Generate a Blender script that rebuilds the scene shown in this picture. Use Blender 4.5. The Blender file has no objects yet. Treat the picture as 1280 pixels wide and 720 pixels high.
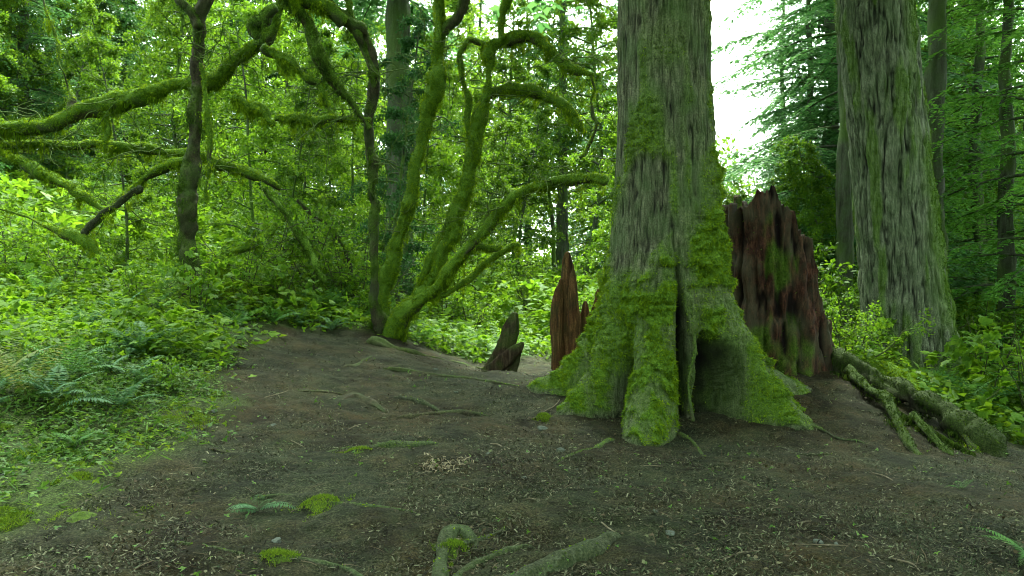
import bpy, math, time
import numpy as np
from math import radians, pi, sin, cos
T0 = time.time()
rng = np.random.default_rng(7)
CAMZ, FOC = 1.5, 960.0
TINT, HAZE = -18, 0.0
scn = bpy.context.scene
col = scn.collection

# ------------------------------------------------------------------ noise
_perm = np.random.default_rng(3).permutation(256).astype(np.int64)
_perm = np.concatenate([_perm, _perm, _perm[:2]])
_val = np.random.default_rng(4).uniform(-1, 1, 256)

def noise(p):
    p = np.asarray(p, float)
    i = np.floor(p).astype(np.int64); f = p - i; f = f * f * (3 - 2 * f); i &= 255
    x, y, z = i[..., 0], i[..., 1], i[..., 2]
    def h(a, b, c):
        return _val[_perm[(_perm[(_perm[a & 255] + b) & 255] + c) & 255]]
    fx, fy, fz = f[..., 0], f[..., 1], f[..., 2]
    def lx(b, c):
        return h(x, b, c) * (1 - fx) + h(x + 1, b, c) * fx
    a = lx(y, z) * (1 - fy) + lx(y + 1, z) * fy
    b = lx(y, z + 1) * (1 - fy) + lx(y + 1, z + 1) * fy
    return a * (1 - fz) + b * fz

def fbm(p, octv=4, gain=.5):
    p = np.asarray(p, float); s = 0; a = 1
    for k in range(octv):
        s = s + a * noise(p + 17.3 * k); p = p * 2.03; a *= gain
    return s

def sstep(a, b, x):
    t = np.clip((x - a) / (b - a), 0, 1); return t * t * (3 - 2 * t)

def nrm(v):
    return v / np.maximum(np.linalg.norm(v, axis=-1, keepdims=True), 1e-9)

# ------------------------------------------------------------------ places: a point d metres in front of the lens plane
def W(px, py, d):
    return np.array([(px - 640) / FOC * d, d, CAMZ - (py - 360) / FOC * d])

# terrain: known heights joined by a smooth radial-basis sheet
_ctl = [(640,720,3.8),(0,720,3.6),(-400,720,3.6),(1280,720,3.9),(1700,720,4),(1280,650,4.7),(1100,640,4.9),
 (300,560,5.8),(0,600,4.8),(0,500,6.0),(100,450,7.5),(0,400,10),(-300,420,9),(235,374,11),(350,420,10.5),(480,420,11.5),
 (450,500,8),(300,470,8),(620,466,11.5),(650,444,14),(700,440,16),(795,552,7.0),(985,545,7.1),(680,487,8.6),(880,500,8.2),(1015,488,8.2),
 (1035,452,9.5),(950,450,10),(1250,595,6.2),(1180,590,6.3),(1130,540,7.2),(1290,560,8.0),(1240,520,9),(1142,490,11),(1240,470,14),(1200,430,22),
 (1500,560,8),(100,300,18),(300,350,15),(-300,300,16),(560,405,17),(600,385,26),(900,440,13),(1000,440,14),(640,580,5.5),(900,620,5),
 (100,250,30),(640,340,60),(1200,380,60),(0,250,60)]
_cp = np.array([[*W(*c)] for c in _ctl] + [[0,0,0],[-4,0,.1],[4,0,0],[0,-8,0],[-15,-5,.8],[15,-5,-.3],[300,0,0],[-300,0,6],[0,300,5],[0,-300,0],[300,300,2],[-300,300,8]])
def _phi(r): return np.sqrt(r * r + .25)
_A = _phi(np.linalg.norm(_cp[:, None, :2] - _cp[None, :, :2], axis=2)) + 0
_n = len(_cp)
_M = np.zeros((_n + 1, _n + 1)); _M[:_n, :_n] = _A - .02 * np.eye(_n); _M[:_n, _n] = 1; _M[_n, :_n] = 1
_w = np.linalg.solve(_M, np.append(_cp[:, 2], 0))
def hgt(x, y):
    x = np.asarray(x, float); y = np.asarray(y, float); sh = x.shape
    x = x.ravel(); y = y.ravel(); out = np.empty(len(x))
    for s in range(0, len(x), 50000):
        e = s + 50000
        r = np.hypot(x[s:e, None] - _cp[None, :, 0], y[s:e, None] - _cp[None, :, 1])
        out[s:e] = _phi(r) @ _w[:_n] + _w[_n]
    d = np.hypot(x, y)
    q = np.stack([x, y, 0 * x], 1)
    out += .035 * fbm(q * 1.3, 3) * sstep(1.5, 4, d) + .25 * noise(q * .3) * sstep(12, 25, d)
    return out.reshape(sh)
def G(px, py, lo=2.2, hi=60):
    """where the ray through a picture point meets the terrain"""
    d = np.geomspace(lo, hi, 1500); zr = CAMZ - (py - 360) / FOC * d
    x = (px - 640) / FOC * d; g = hgt(x, d); k = np.argmax(zr < g)
    if not (zr < g).any(): k = len(d) - 1
    return np.array([x[k], d[k], g[k]])

# ------------------------------------------------------------------ mesh helpers
def mk(name, V, F, mat, parent=None, smooth=True, attr=None, origin=None, mesh_only=False):
    """F: list of int arrays (m,k)"""
    V = np.asarray(V, float)
    if not isinstance(F, (list, tuple)): F = [F]
    me = bpy.data.meshes.new(name)
    if origin is None and parent is not None: origin = parent.get('_o', None) and np.array(parent['_o'])
    if origin is not None: V = V - np.asarray(origin)
    me.vertices.add(len(V)); me.vertices.foreach_set('co', V.astype(np.float32).ravel())
    tot = sum(f.size for f in F); npoly = sum(len(f) for f in F)
    me.loops.add(tot); me.loops.foreach_set('vertex_index', np.concatenate([f.ravel() for f in F]).astype(np.int32))
    me.polygons.add(npoly)
    sizes = np.concatenate([np.full(len(f), f.shape[1]) for f in F])
    starts = np.concatenate([[0], np.cumsum(sizes)[:-1]]).astype(np.int32)
    me.polygons.foreach_set('loop_start', starts)
    me.update(calc_edges=True)
    if smooth: me.polygons.foreach_set('use_smooth', np.ones(npoly, bool))
    for k, a in (attr or {}).items():
        at = me.attributes.new(k, 'FLOAT', 'POINT'); at.data.foreach_set('value', np.asarray(a, np.float32))
    me.materials.append(mat)
    if mesh_only: return me
    o = bpy.data.objects.new(name, me); col.objects.link(o)
    if parent is not None:
        o.parent = parent
        if parent.get('_o', None) is not None: o['_o'] = list(parent['_o'])
    return o

def thing(name, loc, label, cat, group=None):
    o = bpy.data.objects.new(name, None); col.objects.link(o)
    o.location = [float(v) for v in loc]; o['_o'] = [float(v) for v in loc]
    o['label'] = label; o['category'] = cat; o.empty_display_size = .2
    if group: o['group'] = group
    return o
def tag(o, label, cat, group=None, kind=None):
    o['label'] = label; o['category'] = cat
    if group: o['group'] = group
    if kind: o['kind'] = kind
    return o
def solo(name, V, F, mat, label, cat, group=None, kind=None, **kw):
    """one-mesh thing with its origin at its own base"""
    V = np.asarray(V, float); c = V.mean(0); c[2] = V[:, 2].min()
    o = mk(name, V, F, mat, origin=c, **kw); o.location = c
    o['_o'] = [float(v) for v in c]
    return tag(o, label, cat, group, kind)

def catmull(P, step):
    P = np.asarray(P, float)
    if len(P) < 3:
        n = max(2, int(np.linalg.norm(P[1, :3] - P[0, :3]) / step) + 1); t = np.linspace(0, 1, n)[:, None]
        return P[0] * (1 - t) + P[1] * t
    Q = np.vstack([2 * P[0] - P[1], P, 2 * P[-1] - P[-2]]); out = []
    for i in range(1, len(Q) - 2):
        a, b, c, d = Q[i - 1:i + 3]
        n = max(2, int(np.linalg.norm(c[:3] - b[:3]) / step) + 1); t = np.linspace(0, 1, n, endpoint=False)[:, None]
        out.append(.5 * (2 * b + (c - a) * t + (2 * a - 5 * b + 4 * c - d) * t**2 + (3 * b - a - 3 * c + d) * t**3))
    out.append(Q[-2][None]); return np.vstack(out)

def frames(C):
    T = nrm(np.gradient(C, axis=0)); n = len(C)
    N = np.zeros_like(C); u = np.array([0, 0, 1.]) if abs(T[0, 2]) < .9 else np.array([1., 0, 0])
    N[0] = nrm(u - T[0] * (u @ T[0]))
    for i in range(1, n):
        v = N[i - 1] - T[i] * (N[i - 1] @ T[i]); N[i] = nrm(v)
    return T, N, np.cross(T, N)

def tube(P, seg=10, step=.06, lump=.15, freq=6, flat=1.0, cap=True):
    """P: rows x,y,z,r. returns verts, faces, (normals)"""
    S = catmull(P, step); C, R = S[:, :3], np.maximum(S[:, 3], .0015)
    T, N, B = frames(C); a = np.linspace(0, 2 * pi, seg, endpoint=False)
    D = N[:, None] * np.cos(a)[None, :, None] + B[:, None] * np.sin(a)[None, :, None] * flat
    V = C[:, None] + D * R[:, None, None]
    if lump:
        V = V + D * (R[:, None] * lump * fbm(V * freq, 3))[..., None]
        sl = np.cumsum(np.r_[0, np.linalg.norm(np.diff(C, axis=0), axis=1)])
        if seg >= 14: V = V + D * (R[:, None] * .32 * noise(np.stack([2 * np.cos(a)[None] + 0 * sl[:, None] + C[0, 0] * 3, 2 * np.sin(a)[None] + 0 * sl[:, None], 2.5 * sl[:, None] + 0 * a[None]], -1)))[..., None]
    n, m = len(C), seg
    i = np.arange(n - 1)[:, None] * m; j = np.arange(m)[None]; k = (j + 1) % m
    F = np.stack([i + j, i + k, i + m + k, i + m + j], -1).reshape(-1, 4)
    V = V.reshape(-1, 3); Fs = [F]
    if cap:
        V = np.vstack([V, C[0] - T[0] * R[0] * .4, C[-1] + T[-1] * R[-1] * .8]); j = np.arange(m); k = (j + 1) % m
        Fs.append(np.vstack([np.stack([k, j, np.full(m, n * m)], 1), np.stack([(n - 1) * m + j, (n - 1) * m + k, np.full(m, n * m + 1)], 1)]))
    return V, Fs

class MB:
    def __init__(s): s.V = []; s.F = {}; s.n = 0
    def add(s, V, Fs):
        if not isinstance(Fs, (list, tuple)): Fs = [Fs]
        for f in Fs:
            if len(f): s.F.setdefault(f.shape[1], []).append(f + s.n)
        s.V.append(V); s.n += len(V)
    def out(s): return np.vstack(s.V), [np.vstack(v) for v in s.F.values()]

def sample(V, F, n, mask=None, r=rng):
    """random points + normals on a quad mesh, weighted by area and a per-vertex mask"""
    a, b, c, d = (V[F[:, k]] for k in range(4))
    Nn = np.cross(c - a, d - b); A = np.linalg.norm(Nn, axis=1)
    w = A.copy()
    if mask is not None: w *= mask[F].mean(1)
    if w.sum() <= 0: return np.zeros((0, 3)), np.zeros((0, 3)), A.sum() / 2
    i = r.choice(len(F), n, p=w / w.sum()); u, v = r.random((2, n, 1))
    P = (a[i] * (1 - u) + b[i] * u) * (1 - v) + (d[i] * (1 - u) + c[i] * u) * v
    return P, nrm(Nn[i]), w.sum() / 2

def blades(P, Dr, L, w, r=rng):
    """one pointed triangle each"""
    n = len(P); L = np.broadcast_to(L, n)[:, None]; w = np.broadcast_to(w, n)[:, None]
    S = nrm(np.cross(Dr, r.normal(size=(n, 3))))
    V = np.stack([P - S * w / 2, P + S * w / 2, P + Dr * L], 1).reshape(-1, 3)
    return V, np.arange(3 * n).reshape(-1, 3)

LEAF = (np.array([(0, 0, 0), (.3, .42, .07), (0, 1, -.05), (-.3, .42, .07)], float), np.array([[0, 1, 2, 3]]))
NARROW = (np.array([(0, 0, 0), (.13, .4, .0), (0, 1, -.06), (-.13, .4, .0)], float), np.array([[0, 1, 2, 3]]))
def _fan(k, spread, sub):
    V = []; F = []
    for i in range(k):
        a = (i - (k - 1) / 2) * spread; R = np.array([[cos(a), sin(a), 0], [-sin(a), cos(a), 0], [0, 0, 1]])
        s = 1 - .18 * abs(i - (k - 1) / 2)
        V.append(sub[0] * s @ R); F.append(sub[1] + 4 * i)
    return np.vstack(V), np.vstack(F)
TRI = _fan(3, 1.35, LEAF)
PALM = _fan(5, .62, LEAF)
def scatter(tpl, P, Y, N, size):
    """template copies: leaf axis along Y, face along N"""
    n = len(P); Y = nrm(Y); X = nrm(np.cross(Y, N)); Z = np.cross(X, Y); size = np.broadcast_to(size, n)
    tv = tpl[0]
    V = P[:, None] + (X[:, None] * tv[None, :, 0, None] + Y[:, None] * tv[None, :, 1, None] + Z[:, None] * tv[None, :, 2, None]) * size[:, None, None]
    F = tpl[1][None] + (np.arange(n) * len(tv))[:, None, None]
    return V.reshape(-1, 3), F.reshape(-1, tpl[1].shape[1])
def rdir(n, up=0., spread=1., r=rng):
    v = r.normal(size=(n, 3)) * spread; v[:, 2] += up; return nrm(v)

# ------------------------------------------------------------------ materials
def nmat(name):
    m = bpy.data.materials.new(name); m.use_nodes = True; nt = m.node_tree; nt.nodes.clear(); return m, nt
def N_(nt, typ, **kw):
    n = nt.nodes.new(typ)
    for k, v in kw.items():
        if k.startswith('i_'): n.inputs[k[2:].replace('_', ' ')].default_value = v
        else: setattr(n, k, v)
    return n
def ramp(nt, src, stops):
    r = nt.nodes.new('ShaderNodeValToRGB'); e = r.color_ramp.elements
    while len(e) < len(stops): e.new(.5)
    for k, (p, c) in enumerate(stops): e[k].position = p; e[k].color = (*c, 1)
    nt.links.new(src, r.inputs[0]); return r.outputs[0]
def mixc(nt, f, a, b):
    m = nt.nodes.new('ShaderNodeMix'); m.data_type = 'RGBA'
    for s, v in ((0, f), (6, a), (7, b)):
        if isinstance(v, (tuple, float, int)): m.inputs[s].default_value = v if isinstance(v, (float, int)) else (*v, 1)
        else: nt.links.new(v, m.inputs[s])
    return m.outputs[2]
def leafmat(name, cols, trans=.35, rough=.6, spec=.2, patch=.35, pscale=1.2):
    m, nt = nmat(name); g = N_(nt, 'ShaderNodeNewGeometry'); oi = N_(nt, 'ShaderNodeObjectInfo')
    ad = N_(nt, 'ShaderNodeMath', operation='MULTIPLY_ADD'); ad.inputs[1].default_value = .3; ad.inputs[2].default_value = -.15
    nt.links.new(oi.outputs['Random'], ad.inputs[0])
    a2 = N_(nt, 'ShaderNodeMath', operation='ADD', use_clamp=True); nt.links.new(g.outputs['Random Per Island'], a2.inputs[0]); nt.links.new(ad.outputs[0], a2.inputs[1])
    tcx = N_(nt, 'ShaderNodeTexCoord'); pn = N_(nt, 'ShaderNodeTexNoise'); pn.inputs['Scale'].default_value = pscale; pn.inputs['Detail'].default_value = 3; nt.links.new(tcx.outputs['Object'], pn.inputs['Vector'])
    mr = N_(nt, 'ShaderNodeMapRange'); mr.inputs[1].default_value = .3; mr.inputs[2].default_value = .7; nt.links.new(pn.outputs[0], mr.inputs[0])
    mx = N_(nt, 'ShaderNodeMix'); mx.inputs[0].default_value = patch; nt.links.new(a2.outputs[0], mx.inputs[2]); nt.links.new(mr.outputs[0], mx.inputs[3])
    c = ramp(nt, mx.outputs[0], [(i / (len(cols) - 1), k) for i, k in enumerate(cols)])
    p = N_(nt, 'ShaderNodeBsdfPrincipled'); p.inputs['Roughness'].default_value = rough; p.inputs['Specular IOR Level'].default_value = spec
    nt.links.new(c, p.inputs['Base Color'])
    t = N_(nt, 'ShaderNodeBsdfTranslucent')
    hv = N_(nt, 'ShaderNodeHueSaturation'); hv.inputs['Hue'].default_value = .485; hv.inputs['Value'].default_value = 1.3; nt.links.new(c, hv.inputs['Color'])
    nt.links.new(hv.outputs[0], t.inputs[0])
    x = N_(nt, 'ShaderNodeMixShader'); x.inputs[0].default_value = trans
    nt.links.new(p.outputs[0], x.inputs[1]); nt.links.new(t.outputs[0], x.inputs[2])
    o = N_(nt, 'ShaderNodeOutputMaterial'); nt.links.new(x.outputs[0], o.inputs[0]); return m

def barkmat(name, dark, mid, light, scale=12, zs=.16, bump=.6, mossc=((.02,.045,.006),(.07,.13,.012),(.14,.21,.02)), alg=(.04,.07,.02), algf=.45):
    m, nt = nmat(name); L = nt.links.new
    tc = N_(nt, 'ShaderNodeTexCoord'); mp = N_(nt, 'ShaderNodeMapping'); mp.inputs['Scale'].default_value = (1, 1, zs)
    L(tc.outputs['Object'], mp.inputs[0])
    nz = N_(nt, 'ShaderNodeTexNoise'); nz.inputs['Scale'].default_value = scale; nz.inputs['Detail'].default_value = 8; nz.inputs['Roughness'].default_value = .65; L(mp.outputs[0], nz.inputs['Vector'])
    n2 = N_(nt, 'ShaderNodeTexNoise'); n2.inputs['Scale'].default_value = 3.2; n2.inputs['Detail'].default_value = 5; L(tc.outputs['Object'], n2.inputs['Vector'])
    n3 = N_(nt, 'ShaderNodeTexNoise'); n3.inputs['Scale'].default_value = 90; n3.inputs['Detail'].default_value = 4; L(tc.outputs['Object'], n3.inputs['Vector'])
    at = N_(nt, 'ShaderNodeAttribute'); at.attribute_name = 'moss'
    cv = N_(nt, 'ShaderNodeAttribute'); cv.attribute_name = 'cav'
    c = ramp(nt, nz.outputs[0], [(.3, dark), (.5, mid), (.72, light)])
    gf = ramp(nt, n3.outputs[0], [(.35, (.45,.45,.45)), (.62, (1.25,1.25,1.2))]); mu = N_(nt, 'ShaderNodeMix', data_type='RGBA', blend_type='MULTIPLY'); mu.inputs[0].default_value = 1; L(c, mu.inputs[6]); L(gf, mu.inputs[7]); c = mu.outputs[2]
    ag = ramp(nt, n2.outputs[0], [(.4, (0, 0, 0)), (.62, (algf,) * 3)]); c = mixc(nt, ag, c, alg)
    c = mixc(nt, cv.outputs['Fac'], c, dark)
    mc = ramp(nt, n3.outputs[0], [(.3, mossc[0]), (.5, mossc[1]), (.7, mossc[2])])
    c = mixc(nt, at.outputs['Fac'], c, mc)
    p = N_(nt, 'ShaderNodeBsdfPrincipled'); p.inputs['Roughness'].default_value = .92; p.inputs['Specular IOR Level'].default_value = .15; L(c, p.inputs['Base Color'])
    b = N_(nt, 'ShaderNodeBump'); b.inputs['Strength'].default_value = bump; b.inputs['Distance'].default_value = .02; L(nz.outputs[0], b.inputs['Height'])
    b2 = N_(nt, 'ShaderNodeBump'); b2.inputs['Strength'].default_value = .5; b2.inputs['Distance'].default_value = .008; L(n3.outputs[0], b2.inputs['Height']); L(b.outputs[0], b2.inputs['Normal'])
    L(b2.outputs[0], p.inputs['Normal']); o = N_(nt, 'ShaderNodeOutputMaterial'); L(p.outputs[0], o.inputs[0]); return m

def plain(name, cols, scale=8, rough=.9, bump=.3):
    m, nt = nmat(name); L = nt.links.new; tc = N_(nt, 'ShaderNodeTexCoord')
    nz = N_(nt, 'ShaderNodeTexNoise'); nz.inputs['Scale'].default_value = scale; nz.inputs['Detail'].default_value = 7; nz.inputs['Roughness'].default_value = .65; L(tc.outputs['Object'], nz.inputs['Vector'])
    c = ramp(nt, nz.outputs[0], [(.3 + .4 * i / (len(cols) - 1), k) for i, k in enumerate(cols)])
    p = N_(nt, 'ShaderNodeBsdfPrincipled'); p.inputs['Roughness'].default_value = rough; p.inputs['Specular IOR Level'].default_value = .2; L(c, p.inputs['Base Color'])
    b = N_(nt, 'ShaderNodeBump'); b.inputs['Strength'].default_value = bump; b.inputs['Distance'].default_value = .01; L(nz.outputs[0], b.inputs['Height']); L(b.outputs[0], p.inputs['Normal'])
    o = N_(nt, 'ShaderNodeOutputMaterial'); L(p.outputs[0], o.inputs[0]); return m

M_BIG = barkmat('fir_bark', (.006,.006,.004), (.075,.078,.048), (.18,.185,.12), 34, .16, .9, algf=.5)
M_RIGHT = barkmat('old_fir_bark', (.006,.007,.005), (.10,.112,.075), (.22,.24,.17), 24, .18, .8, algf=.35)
M_FAR = barkmat('far_bark', (.02,.02,.014), (.055,.06,.042), (.10,.11,.08), 10, .15, .4)
M_LIMB = barkmat('mossy_limb_bark', (.012,.010,.006), (.035,.03,.018), (.075,.065,.04), 14, .4, .6)
M_PALE = barkmat('pale_root_bark', (.010,.009,.006), (.032,.031,.021), (.075,.077,.055), 40, .4, .7, algf=.3)
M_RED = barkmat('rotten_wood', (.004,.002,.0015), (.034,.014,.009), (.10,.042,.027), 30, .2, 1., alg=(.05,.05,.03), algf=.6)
M_SNAG = barkmat('snag_wood', (.012,.006,.003), (.075,.034,.014), (.2,.11,.05), 26, .1, .9, algf=.2)
M_MOSS = leafmat('moss_blades', [(.02,.045,.004), (.10,.17,.006), (.24,.33,.012)], .3, .8, .1, .6, 9)
M_MOSSD = leafmat('dark_moss_blades', [(.014,.03,.005), (.045,.085,.008), (.10,.17,.014)], .3, .8, .1, .6, 6)
M_MOSSL = leafmat('lime_moss', [(.045,.08,.008), (.10,.16,.012), (.19,.26,.02)], .3, .8, .1)
M_LEAF = leafmat('understory_leaf', [(.025,.065,.005), (.065,.14,.008), (.13,.21,.012)], .5)
M_LEAFB = leafmat('bright_leaf', [(.045,.115,.007), (.10,.2,.011), (.18,.29,.02)], .5)
M_LEAFD = leafmat('dark_leaf', [(.015,.05,.012), (.03,.09,.018), (.06,.14,.03)], .4)
M_FIR = leafmat('needle', [(.028,.08,.024), (.06,.15,.04), (.105,.215,.06)], .42, .6)
M_FIRB = leafmat('fresh_needle', [(.04,.12,.015), (.085,.21,.025), (.14,.29,.04)], .45, .6)
M_FERN = leafmat('fern_leaf', [(.03,.085,.012), (.055,.15,.02), (.10,.2,.035)], .35)
M_COVER = leafmat('ground_cover_leaf', [(.02,.055,.008), (.055,.12,.013), (.13,.21,.03)], .35)
M_STEM = plain('green_stem', [(.03,.035,.012), (.06,.075,.025)], 20)
M_STONE = plain('stone', [(.03,.035,.028), (.075,.085,.07), (.13,.145,.12)], 9)
M_TWIG = plain('dead_twig', [(.05,.04,.025), (.12,.10,.065), (.2,.18,.13)], 16)

# ------------------------------------------------------------------ ground
poly_px = [(-140,720),(-10,690),(80,640),(165,590),(232,545),(275,505),(292,465),(308,432),(360,417),(430,415),(480,421),(540,436),(590,455),(622,455),(648,447),(664,445)]
left_edge = np.array([G(*p)[:2] for p in poly_px])
right_edge = np.array([(1.1,12.6),(2.5,11.4),(4.0,10.4),(4.75,9.0),(4.7,8.2),(5.2,7.6),(4.9,6.2),(4.6,5.4),(3.9,4.6),(3.3,3.6),(3.0,0)])
dirt_poly = np.vstack([[-1.8,0], left_edge, right_edge, [2.5,-4], [-2,-4]])
def poly_sd(x, y, P):
    """signed distance, positive inside"""
    d = np.full(x.shape, 1e9); ins = np.zeros(x.shape, bool)
    for i in range(len(P)):
        a, b = P[i], P[(i + 1) % len(P)]; e = b - a
        wx, wy = x - a[0], y - a[1]; t = np.clip((wx * e[0] + wy * e[1]) / (e @ e), 0, 1)
        d = np.minimum(d, np.hypot(wx - e[0] * t, wy - e[1] * t))
        c = ((a[1] > y) != (b[1] > y)) & (x < (b[0] - a[0]) * (y - a[1]) / (b[1] - a[1] + 1e-12) + a[0]); ins ^= c
    return np.where(ins, d, -d)
def dirt(x, y):
    q = np.stack([x, y, 0 * x], -1)
    return sstep(-.25, .25, poly_sd(x, y, dirt_poly) + .22 * fbm(q * 1.6, 3))
rad = np.concatenate([np.geomspace(.3, 2.4, 30)[:-1], np.geomspace(2.4, 14, 420)[:-1], np.geomspace(14, 60, 130)[:-1], np.geomspace(60, 400, 20)])
ang = np.concatenate([np.linspace(-42, 42, 640)[:-1], np.linspace(42, 318, 100)[:-1]]); ang = np.radians(ang)
RR, AA = np.meshgrid(rad, ang, indexing='ij'); X = RR * np.sin(AA); Y = RR * np.cos(AA)
Z = hgt(X, Y); D = dirt(X, Y)
q = np.stack([X, Y, 0 * X], -1); near = sstep(30, 10, RR)
Z = Z + near * (.02 * fbm(q * 5, 3) + .006 * fbm(q * 26, 2) * D) + (1 - D) * near * .04 * fbm(q * 3, 3)
nr, na = X.shape; i = np.arange(nr - 1)[:, None] * na; j = np.arange(na)[None]; k = (j + 1) % na
Fg = np.stack([i + j, i + na + j, i + na + k, i + k], -1).reshape(-1, 4)
Vg = np.stack([X, Y, Z], -1).reshape(-1, 3); Vg = np.vstack([Vg, [0, 0, float(hgt(0, 0))]])
Fc = np.stack([np.arange(na), (np.arange(na) + 1) % na, np.full(na, nr * na)], 1)
m, nt = nmat('forest_floor'); L = nt.links.new
tc = N_(nt, 'ShaderNodeTexCoord'); a = N_(nt, 'ShaderNodeAttribute'); a.attribute_name = 'dirt'
def NZ(s, det=6, ro=.6):
    n = N_(nt, 'ShaderNodeTexNoise'); n.inputs['Scale'].default_value = s; n.inputs['Detail'].default_value = det; n.inputs['Roughness'].default_value = ro; L(tc.outputs['Object'], n.inputs['Vector']); return n.outputs[0]
fine, midn, big = NZ(70, 8, .7), NZ(9), NZ(.9, 4)
c1 = ramp(nt, fine, [(.38, (.005,.005,.003)), (.48, (.024,.026,.013)), (.57, (.058,.060,.034)), (.68, (.15,.155,.10))])
c2 = ramp(nt, fine, [(.36, (.008,.006,.003)), (.5, (.034,.025,.012)), (.68, (.09,.062,.03))])
c = mixc(nt, ramp(nt, big, [(.42, (0,0,0)), (.62, (1,1,1))]), c1, c2)
c = mixc(nt, ramp(nt, midn, [(.45, (0,0,0)), (.75, (.6,.6,.6))]), c, (.022,.032,.013))
v = N_(nt, 'ShaderNodeTexVoronoi'); v.inputs['Scale'].default_value = 55; L(tc.outputs['Object'], v.inputs['Vector'])
peb = ramp(nt, v.outputs['Distance'], [(.0, (.6,.6,.6)), (.16, (0,0,0))]); c = mixc(nt, peb, c, (.075,.08,.055))
gr = ramp(nt, fine, [(.36, (.006,.008,.003)), (.48, (.025,.035,.009)), (.58, (.06,.085,.02)), (.7, (.14,.17,.05))])
n14 = NZ(2.6, 5, .65); wet = ramp(nt, n14, [(.36, (.28,.28,.24)), (.5, (.6,.63,.55)), (.66, (.95,.92,.78))])
mu = N_(nt, 'ShaderNodeMix', data_type='RGBA', blend_type='MULTIPLY'); mu.inputs[0].default_value = 1; L(c, mu.inputs[6]); L(wet, mu.inputs[7]); c = mu.outputs[2]
c = mixc(nt, a.outputs['Fac'], gr, c)
p = N_(nt, 'ShaderNodeBsdfPrincipled'); p.inputs['Roughness'].default_value = .95; p.inputs['Specular IOR Level'].default_value = .12; L(c, p.inputs['Base Color'])
b = N_(nt, 'ShaderNodeBump'); b.inputs['Strength'].default_value = .9; b.inputs['Distance'].default_value = .012; L(fine, b.inputs['Height'])
b3 = N_(nt, 'ShaderNodeBump'); b3.inputs['Strength'].default_value = .6; b3.inputs['Distance'].default_value = .03; L(midn, b3.inputs['Height']); L(b3.outputs[0], b.inputs['Normal'])
L(b.outputs[0], p.inputs['Normal']); o = N_(nt, 'ShaderNodeOutputMaterial'); L(p.outputs[0], o.inputs[0])
g = mk('ground', Vg, [Fg, Fc], m, attr={'dirt': np.append(D.ravel(), 1)}); g['kind'] = 'structure'
g['label'] = 'dark brown forest floor and dirt path rising to green banks'
print('ground', time.time() - T0)

def polar_pts(n, d0, d1, half=40, r=rng):
    d = np.exp(r.uniform(np.log(d0), np.log(d1), n)); a = np.radians(r.uniform(-half, half, n))
    return d * np.sin(a), d * np.cos(a)
# litter on the dirt
x, y = polar_pts(330000, 2.6, 15); k = rng.random(len(x)) < dirt(x, y) * sstep(-.75, .45, fbm(np.stack([x, y, 0*x], 1) * 1.7, 3)) ; x, y = x[k], y[k]
z = hgt(x, y); n = len(x); s = rng.uniform(.006, .022, n) * rng.choice([1, 1, 1, 1.7], n)
P = np.stack([x, y, z + .006 + rng.uniform(0, .01, n)], 1)
CH = (np.array([(-.5, -.14, 0), (.5, -.1, 0), (.45, .14, .03), (-.48, .1, .03)]), np.array([[0, 1, 2, 3]]))
a_ = rng.uniform(0, 2 * pi, n); Yd = np.stack([np.cos(a_), np.sin(a_), rng.normal(0, .25, n)], 1)
V, F = scatter(CH, P, Yd, rdir(n, 2.2), s)
M_LIT = leafmat('litter', [(.008,.007,.004), (.026,.023,.012), (.06,.053,.03), (.02,.035,.012), (.19,.18,.115)], .05, .8, .15, 0)
o = mk('leaf_litter', V, F, M_LIT, smooth=False); tag(o, 'fallen needles and bark chips covering the dirt path', 'litter', kind='stuff')

x, y = polar_pts(5200, 2.6, 13); k = rng.random(len(x)) < dirt(x, y) * .9; x, y = x[k], y[k]; n = len(x); a_ = rng.uniform(0, 2 * pi, n)
STK = (np.array([(-.5, -.02, 0), (0, .03, .03), (.5, -.01, 0), (-.5, .01, .02), (0, .06, .045), (.5, .015, .01)]), np.array([[0, 1, 4, 3], [1, 2, 5, 4]]))
V, F = scatter(STK, np.stack([x, y, hgt(x, y) + .014], 1), np.stack([np.cos(a_), np.sin(a_), rng.normal(0, .12, n)], 1), rdir(n, 3), rng.uniform(.03, .11, n))
o = mk('twig_litter', V, F, leafmat('twig_litter', [(.015,.011,.007), (.05,.036,.022), (.11,.085,.055)], .02, .8, .1, 0), smooth=False); tag(o, 'short dead twigs strewn over the dirt', 'litter', kind='stuff')
x, y = polar_pts(5000, 2.6, 13); k = rng.random(len(x)) < dirt(x, y) * sstep(-.3, .4, noise(np.stack([x, y, 0*x], 1) * 1.4)); x, y = x[k], y[k]; n = len(x)
V, F = scatter(LEAF, np.stack([x, y, hgt(x, y) + .016], 1), rdir(n, 0, 1) * [1, 1, .3], rdir(n, 1.5, .6), rng.uniform(.015, .038, n))
o = mk('dead_leaves', V, F, leafmat('dead_leaf', [(.03,.02,.01), (.07,.05,.025), (.12,.11,.06), (.07,.10,.03)], .1, .7, .2, 0), smooth=False); tag(o, 'small curled dead leaves on the dirt', 'leaves', kind='stuff')

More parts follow.
